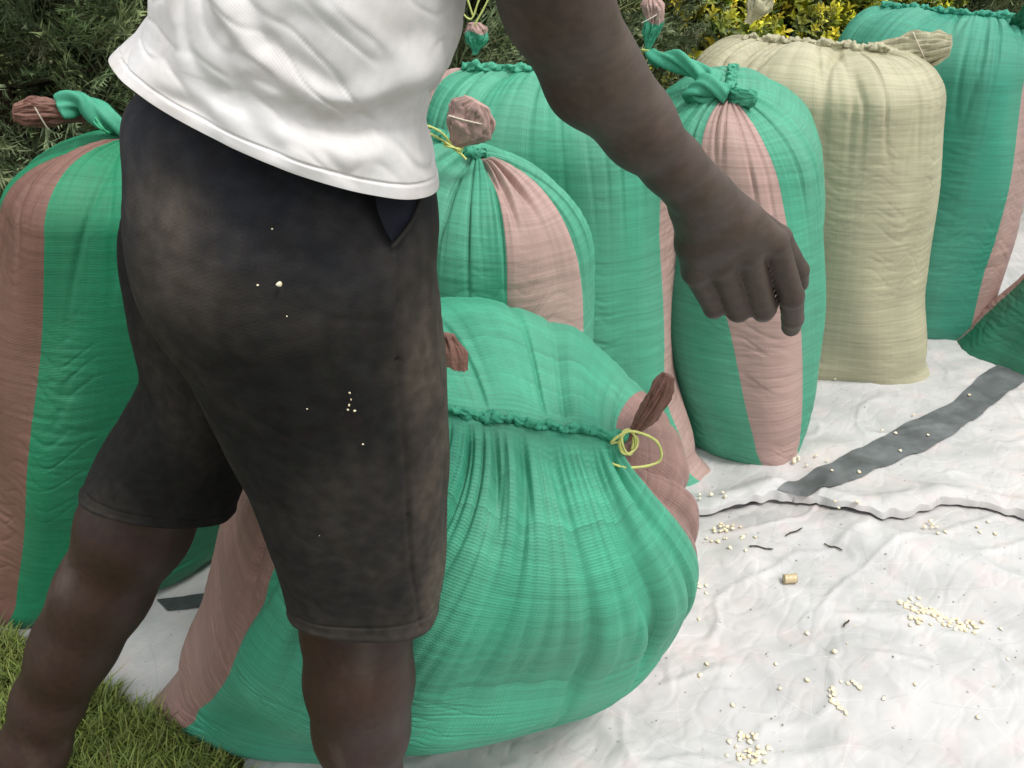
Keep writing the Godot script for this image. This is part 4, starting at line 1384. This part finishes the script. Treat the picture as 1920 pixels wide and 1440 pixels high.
func build_sacks() -> void:
	var g := "filled woven sacks standing on the tarpaulins"
	var yellow := Color(0.52, 0.55, 0.18)
	var pale := Color(0.60, 0.54, 0.45)
	# the large one at the left, brown edge stripe towards the camera
	var k := sack({"base": V(-0.712, 0, 1.34), "th": -0.87, "a": 0.275, "b": 0.19, "dome": 0.085, "shoulder": 0.6, "H": 0.79, "s": 0.11, "ab": 0.29, "lean": Vector2(0.255, 0.0), "bow": Vector2(0.015, 0.0), "seedn": 1.0, "nu": 420, "nv": 360, "wrinkle": 0.9, "slant": 0.12, "green": Color(0.013, 0.30, 0.14), "stripe": BROWN, "group": g, "dust": 0.7,
		"label": "tall green sack with a brown edge stripe beside the person's shorts and the grass"})
	ear(k.root, V(-0.585, 0.812, 1.26), V(-0.660, 0.832, 1.215), 0.038, 0.6, BROWN, BROWN, 0.5, Vector3(0.2, 1, 0.2), true)
	put("twisted_mouth", tube(curve_points([k.top.call(-0.10, 0.0), V(-0.555, 0.815, 1.25), V(-0.582, 0.838, 1.25), V(-0.610, 0.832, 1.24)], 30), func(t, a): return 0.014 + 0.004 * sin(a * 2.0 + t * 14.0) + 0.0022 * sin(a * 5.0 + t * 22.0), 30, GREEN), M.sack_soft, k.root)
	knot(k.root, V(-0.558, 0.808, 1.25), 0.016, Color(0.05, 0.35, 0.18), Vector3(0.8, 0.5, 0), 1.0)
	# pink stripe towards the camera, yellow string
	k = sack({"base": V(-0.04, 0, 1.36), "th": 1.0, "twist": -0.15, "a": 0.235, "b": 0.15, "H": 0.76, "s": 0.07, "lean": Vector2(-0.04, 0.05), "seedn": 2.0, "nu": 360, "nv": 300, "group": g, "fold": 1.2,
		"label": "green sack with pink front stripe and yellow mouth string standing right behind the leaning sack"})
	var bt := V(-0.078, 0.79, 1.20)
	ear(k.root, bt, V(-0.044, 0.852, 1.195), 0.060, 0.32, PINK, PINK, 0.5, Vector3(0, 0, 0), true)
	knot(k.root, bt, 0.012, yellow, Vector3(0.4, 0.9, 0), 2.0)
	put("tie_string", cord([bt, V(-0.092, 0.812, 1.19), V(-0.115, 0.822, 1.19), V(-0.135, 0.815, 1.20), V(-0.110, 0.812, 1.19), bt, V(-0.060, 0.778, 1.185)], 0.0016, yellow, 50), M.cord, k.root)
	# the wide one behind it
	k = sack({"base": V(0.115, 0, 1.62), "th": 0.29, "a": 0.225, "b": 0.155, "H": 0.80, "s": 0.15, "ab": 0.355, "belly": 0.03, "lean": Vector2(-0.06, -0.02), "seedn": 3.0, "nu": 340, "nv": 280, "group": g,
		"label": "wide green sack behind the bare arm with thin pink edge and pink bottom corner"})
	var ct := V(-0.067, 0.818, 1.71)
	ear(k.root, ct, V(-0.066, 0.872, 1.71), 0.038, 0.8, GREEN, PINK, 0.7)
	put("tie_string", cord([ct + V(0, 0.05, -0.02), V(-0.045, 0.905, 1.69), V(-0.035, 0.93, 1.69), V(-0.055, 0.915, 1.69), V(-0.072, 0.88, 1.69), V(-0.095, 0.905, 1.69), V(-0.085, 0.93, 1.69), V(-0.068, 0.885, 1.69)], 0.0017, yellow, 60), M.cord, k.root)
	# pink stripe to the front, right of the hand
	k = sack({"base": V(0.470, 0, 1.79), "th": 1.80, "a": 0.25, "b": 0.175, "H": 0.76, "s": 0.13, "ab": 0.26, "lean": Vector2(-0.055, 0.02), "twist": 0.66, "seedn": 4.0, "nu": 340, "nv": 280, "group": g,
		"label": "green sack with a broad pink stripe down its front, partly behind the hanging hand"})
	ear(k.root, V(0.270, 0.790, 1.90), V(0.272, 0.895, 1.90), 0.042, 0.8, GREEN, PINK, 0.55, Vector3.ZERO, true)
	knot(k.root, V(0.270, 0.790, 1.90), 0.010, yellow, Vector3.UP, 3.0)
	ear(k.root, V(0.365, 0.765, 1.66), V(0.418, 0.768, 1.585), 0.034, 0.5, GREEN, GREEN, 0.5)
	put("twisted_mouth", tube(curve_points([V(0.275, 0.785, 1.86), V(0.31, 0.795, 1.76), V(0.352, 0.785, 1.67), V(0.348, 0.762, 1.645), V(0.325, 0.757, 1.66), V(0.335, 0.778, 1.64), V(0.378, 0.768, 1.62)], 110), func(t, a): return 0.0155 + 0.004 * sin(a * 2.0 + t * 30.0) + 0.0026 * sin(a * 5.0 + t * 46.0), 30, GREEN), M.sack_soft, k.root)
	# beige
	k = sack({"base": V(0.735, 0, 2.08), "th": 0.50, "a": 0.275, "b": 0.175, "H": 0.775, "s": 0.155, "ab": 0.36, "belly": 0.03, "lean": Vector2(-0.085, 0.02), "seedn": 5.0, "nu": 320, "nv": 270, "wrinkle": 0.75, "green": BEIGE, "stripe": BEIGE, "plain": true, "group": g, "dust": 0.6, "dome": 0.10,
		"label": "beige sack with no stripe, its mouth drawn up to a leaf-shaped ear"})
	ear(k.root, V(0.765, 0.772, 2.05), V(0.918, 0.788, 1.99), 0.072, 0.45, BEIGE, BEIGE, 0.5, Vector3.ZERO, true)
	ear(k.root, V(0.552, 0.789, 2.27), V(0.592, 0.88, 2.27), 0.058, 0.5, BEIGE, BEIGE, 0.5)
	# the far green one
	k = sack({"base": V(1.065, 0, 2.33), "th": 0.76, "one_stripe": true, "a": 0.25, "b": 0.18, "H": 0.80, "s": 0.16, "lean": Vector2(-0.01, -0.03), "seedn": 6.0, "nu": 300, "nv": 240, "group": g, "wrinkle": 0.7, "green": Color(0.05, 0.39, 0.26),
		"label": "farthest upright green sack, beyond the beige one, greyish pink edge stripe"})
	ear(k.root, V(1.150, 0.775, 2.24), V(1.19, 0.84, 2.19), 0.055, 0.6, Color(0.01, 0.16, 0.08), GREEN, 0.8)
	# leaning at the picture's right edge
	k = sack({"base": V(1.37, 0, 1.97), "th": 0.78, "a": 0.26, "b": 0.17, "H": 0.60, "s": 0.15, "ab": 0.29, "lean": Vector2(0.42, 0.0), "seedn": 7.0, "nu": 280, "nv": 220, "group": g, "green": Color(0.025, 0.25, 0.14),
		"label": "slumped green sack at the right picture edge, its pink bottom corner on the tarpaulin"})
	ear(k.root, k.top.call(0.16, 0.0), k.top.call(0.24, 0.04), 0.05, 0.6, GREEN, PINK, 0.6)
	# the one being moved; its stripe colour is pink darkened for shade
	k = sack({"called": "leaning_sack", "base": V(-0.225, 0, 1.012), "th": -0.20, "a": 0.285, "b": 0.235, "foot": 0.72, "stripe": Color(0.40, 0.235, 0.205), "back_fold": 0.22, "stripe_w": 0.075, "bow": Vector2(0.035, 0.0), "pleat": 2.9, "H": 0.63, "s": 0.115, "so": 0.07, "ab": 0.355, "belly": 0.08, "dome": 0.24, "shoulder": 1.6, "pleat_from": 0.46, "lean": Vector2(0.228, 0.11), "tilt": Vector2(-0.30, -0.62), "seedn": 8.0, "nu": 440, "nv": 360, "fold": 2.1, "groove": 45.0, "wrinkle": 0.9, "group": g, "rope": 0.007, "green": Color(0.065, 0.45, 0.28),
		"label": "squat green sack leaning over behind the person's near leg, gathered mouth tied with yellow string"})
	var er: Vector3 = k.top.call(0.115, 0.0)
	ear(k.root, er, er + V(0.045, 0.075, 0.02), 0.026, 0.8, BROWN, BROWN, 0.5)
	knot(k.root, er + V(0.0, 0.004, -0.01), 0.013, yellow, Vector3(0.6, 0.5, 0.4), 4.0)
	put("tie_string", cord([er, er + V(-0.02, 0.01, -0.02), er + V(0.0, 0.025, -0.02), er + V(0.03, 0.012, -0.02), er + V(0.035, -0.015, -0.02), er + V(0.0, -0.02, -0.025), er + V(-0.03, -0.012, -0.02)], 0.0016, yellow, 50), M.cord, k.root)
	ear(k.root, V(-0.080, 0.555, 0.865), V(-0.074, 0.672, 0.890), 0.038, 0.6, BROWN, BROWN, 0.5)
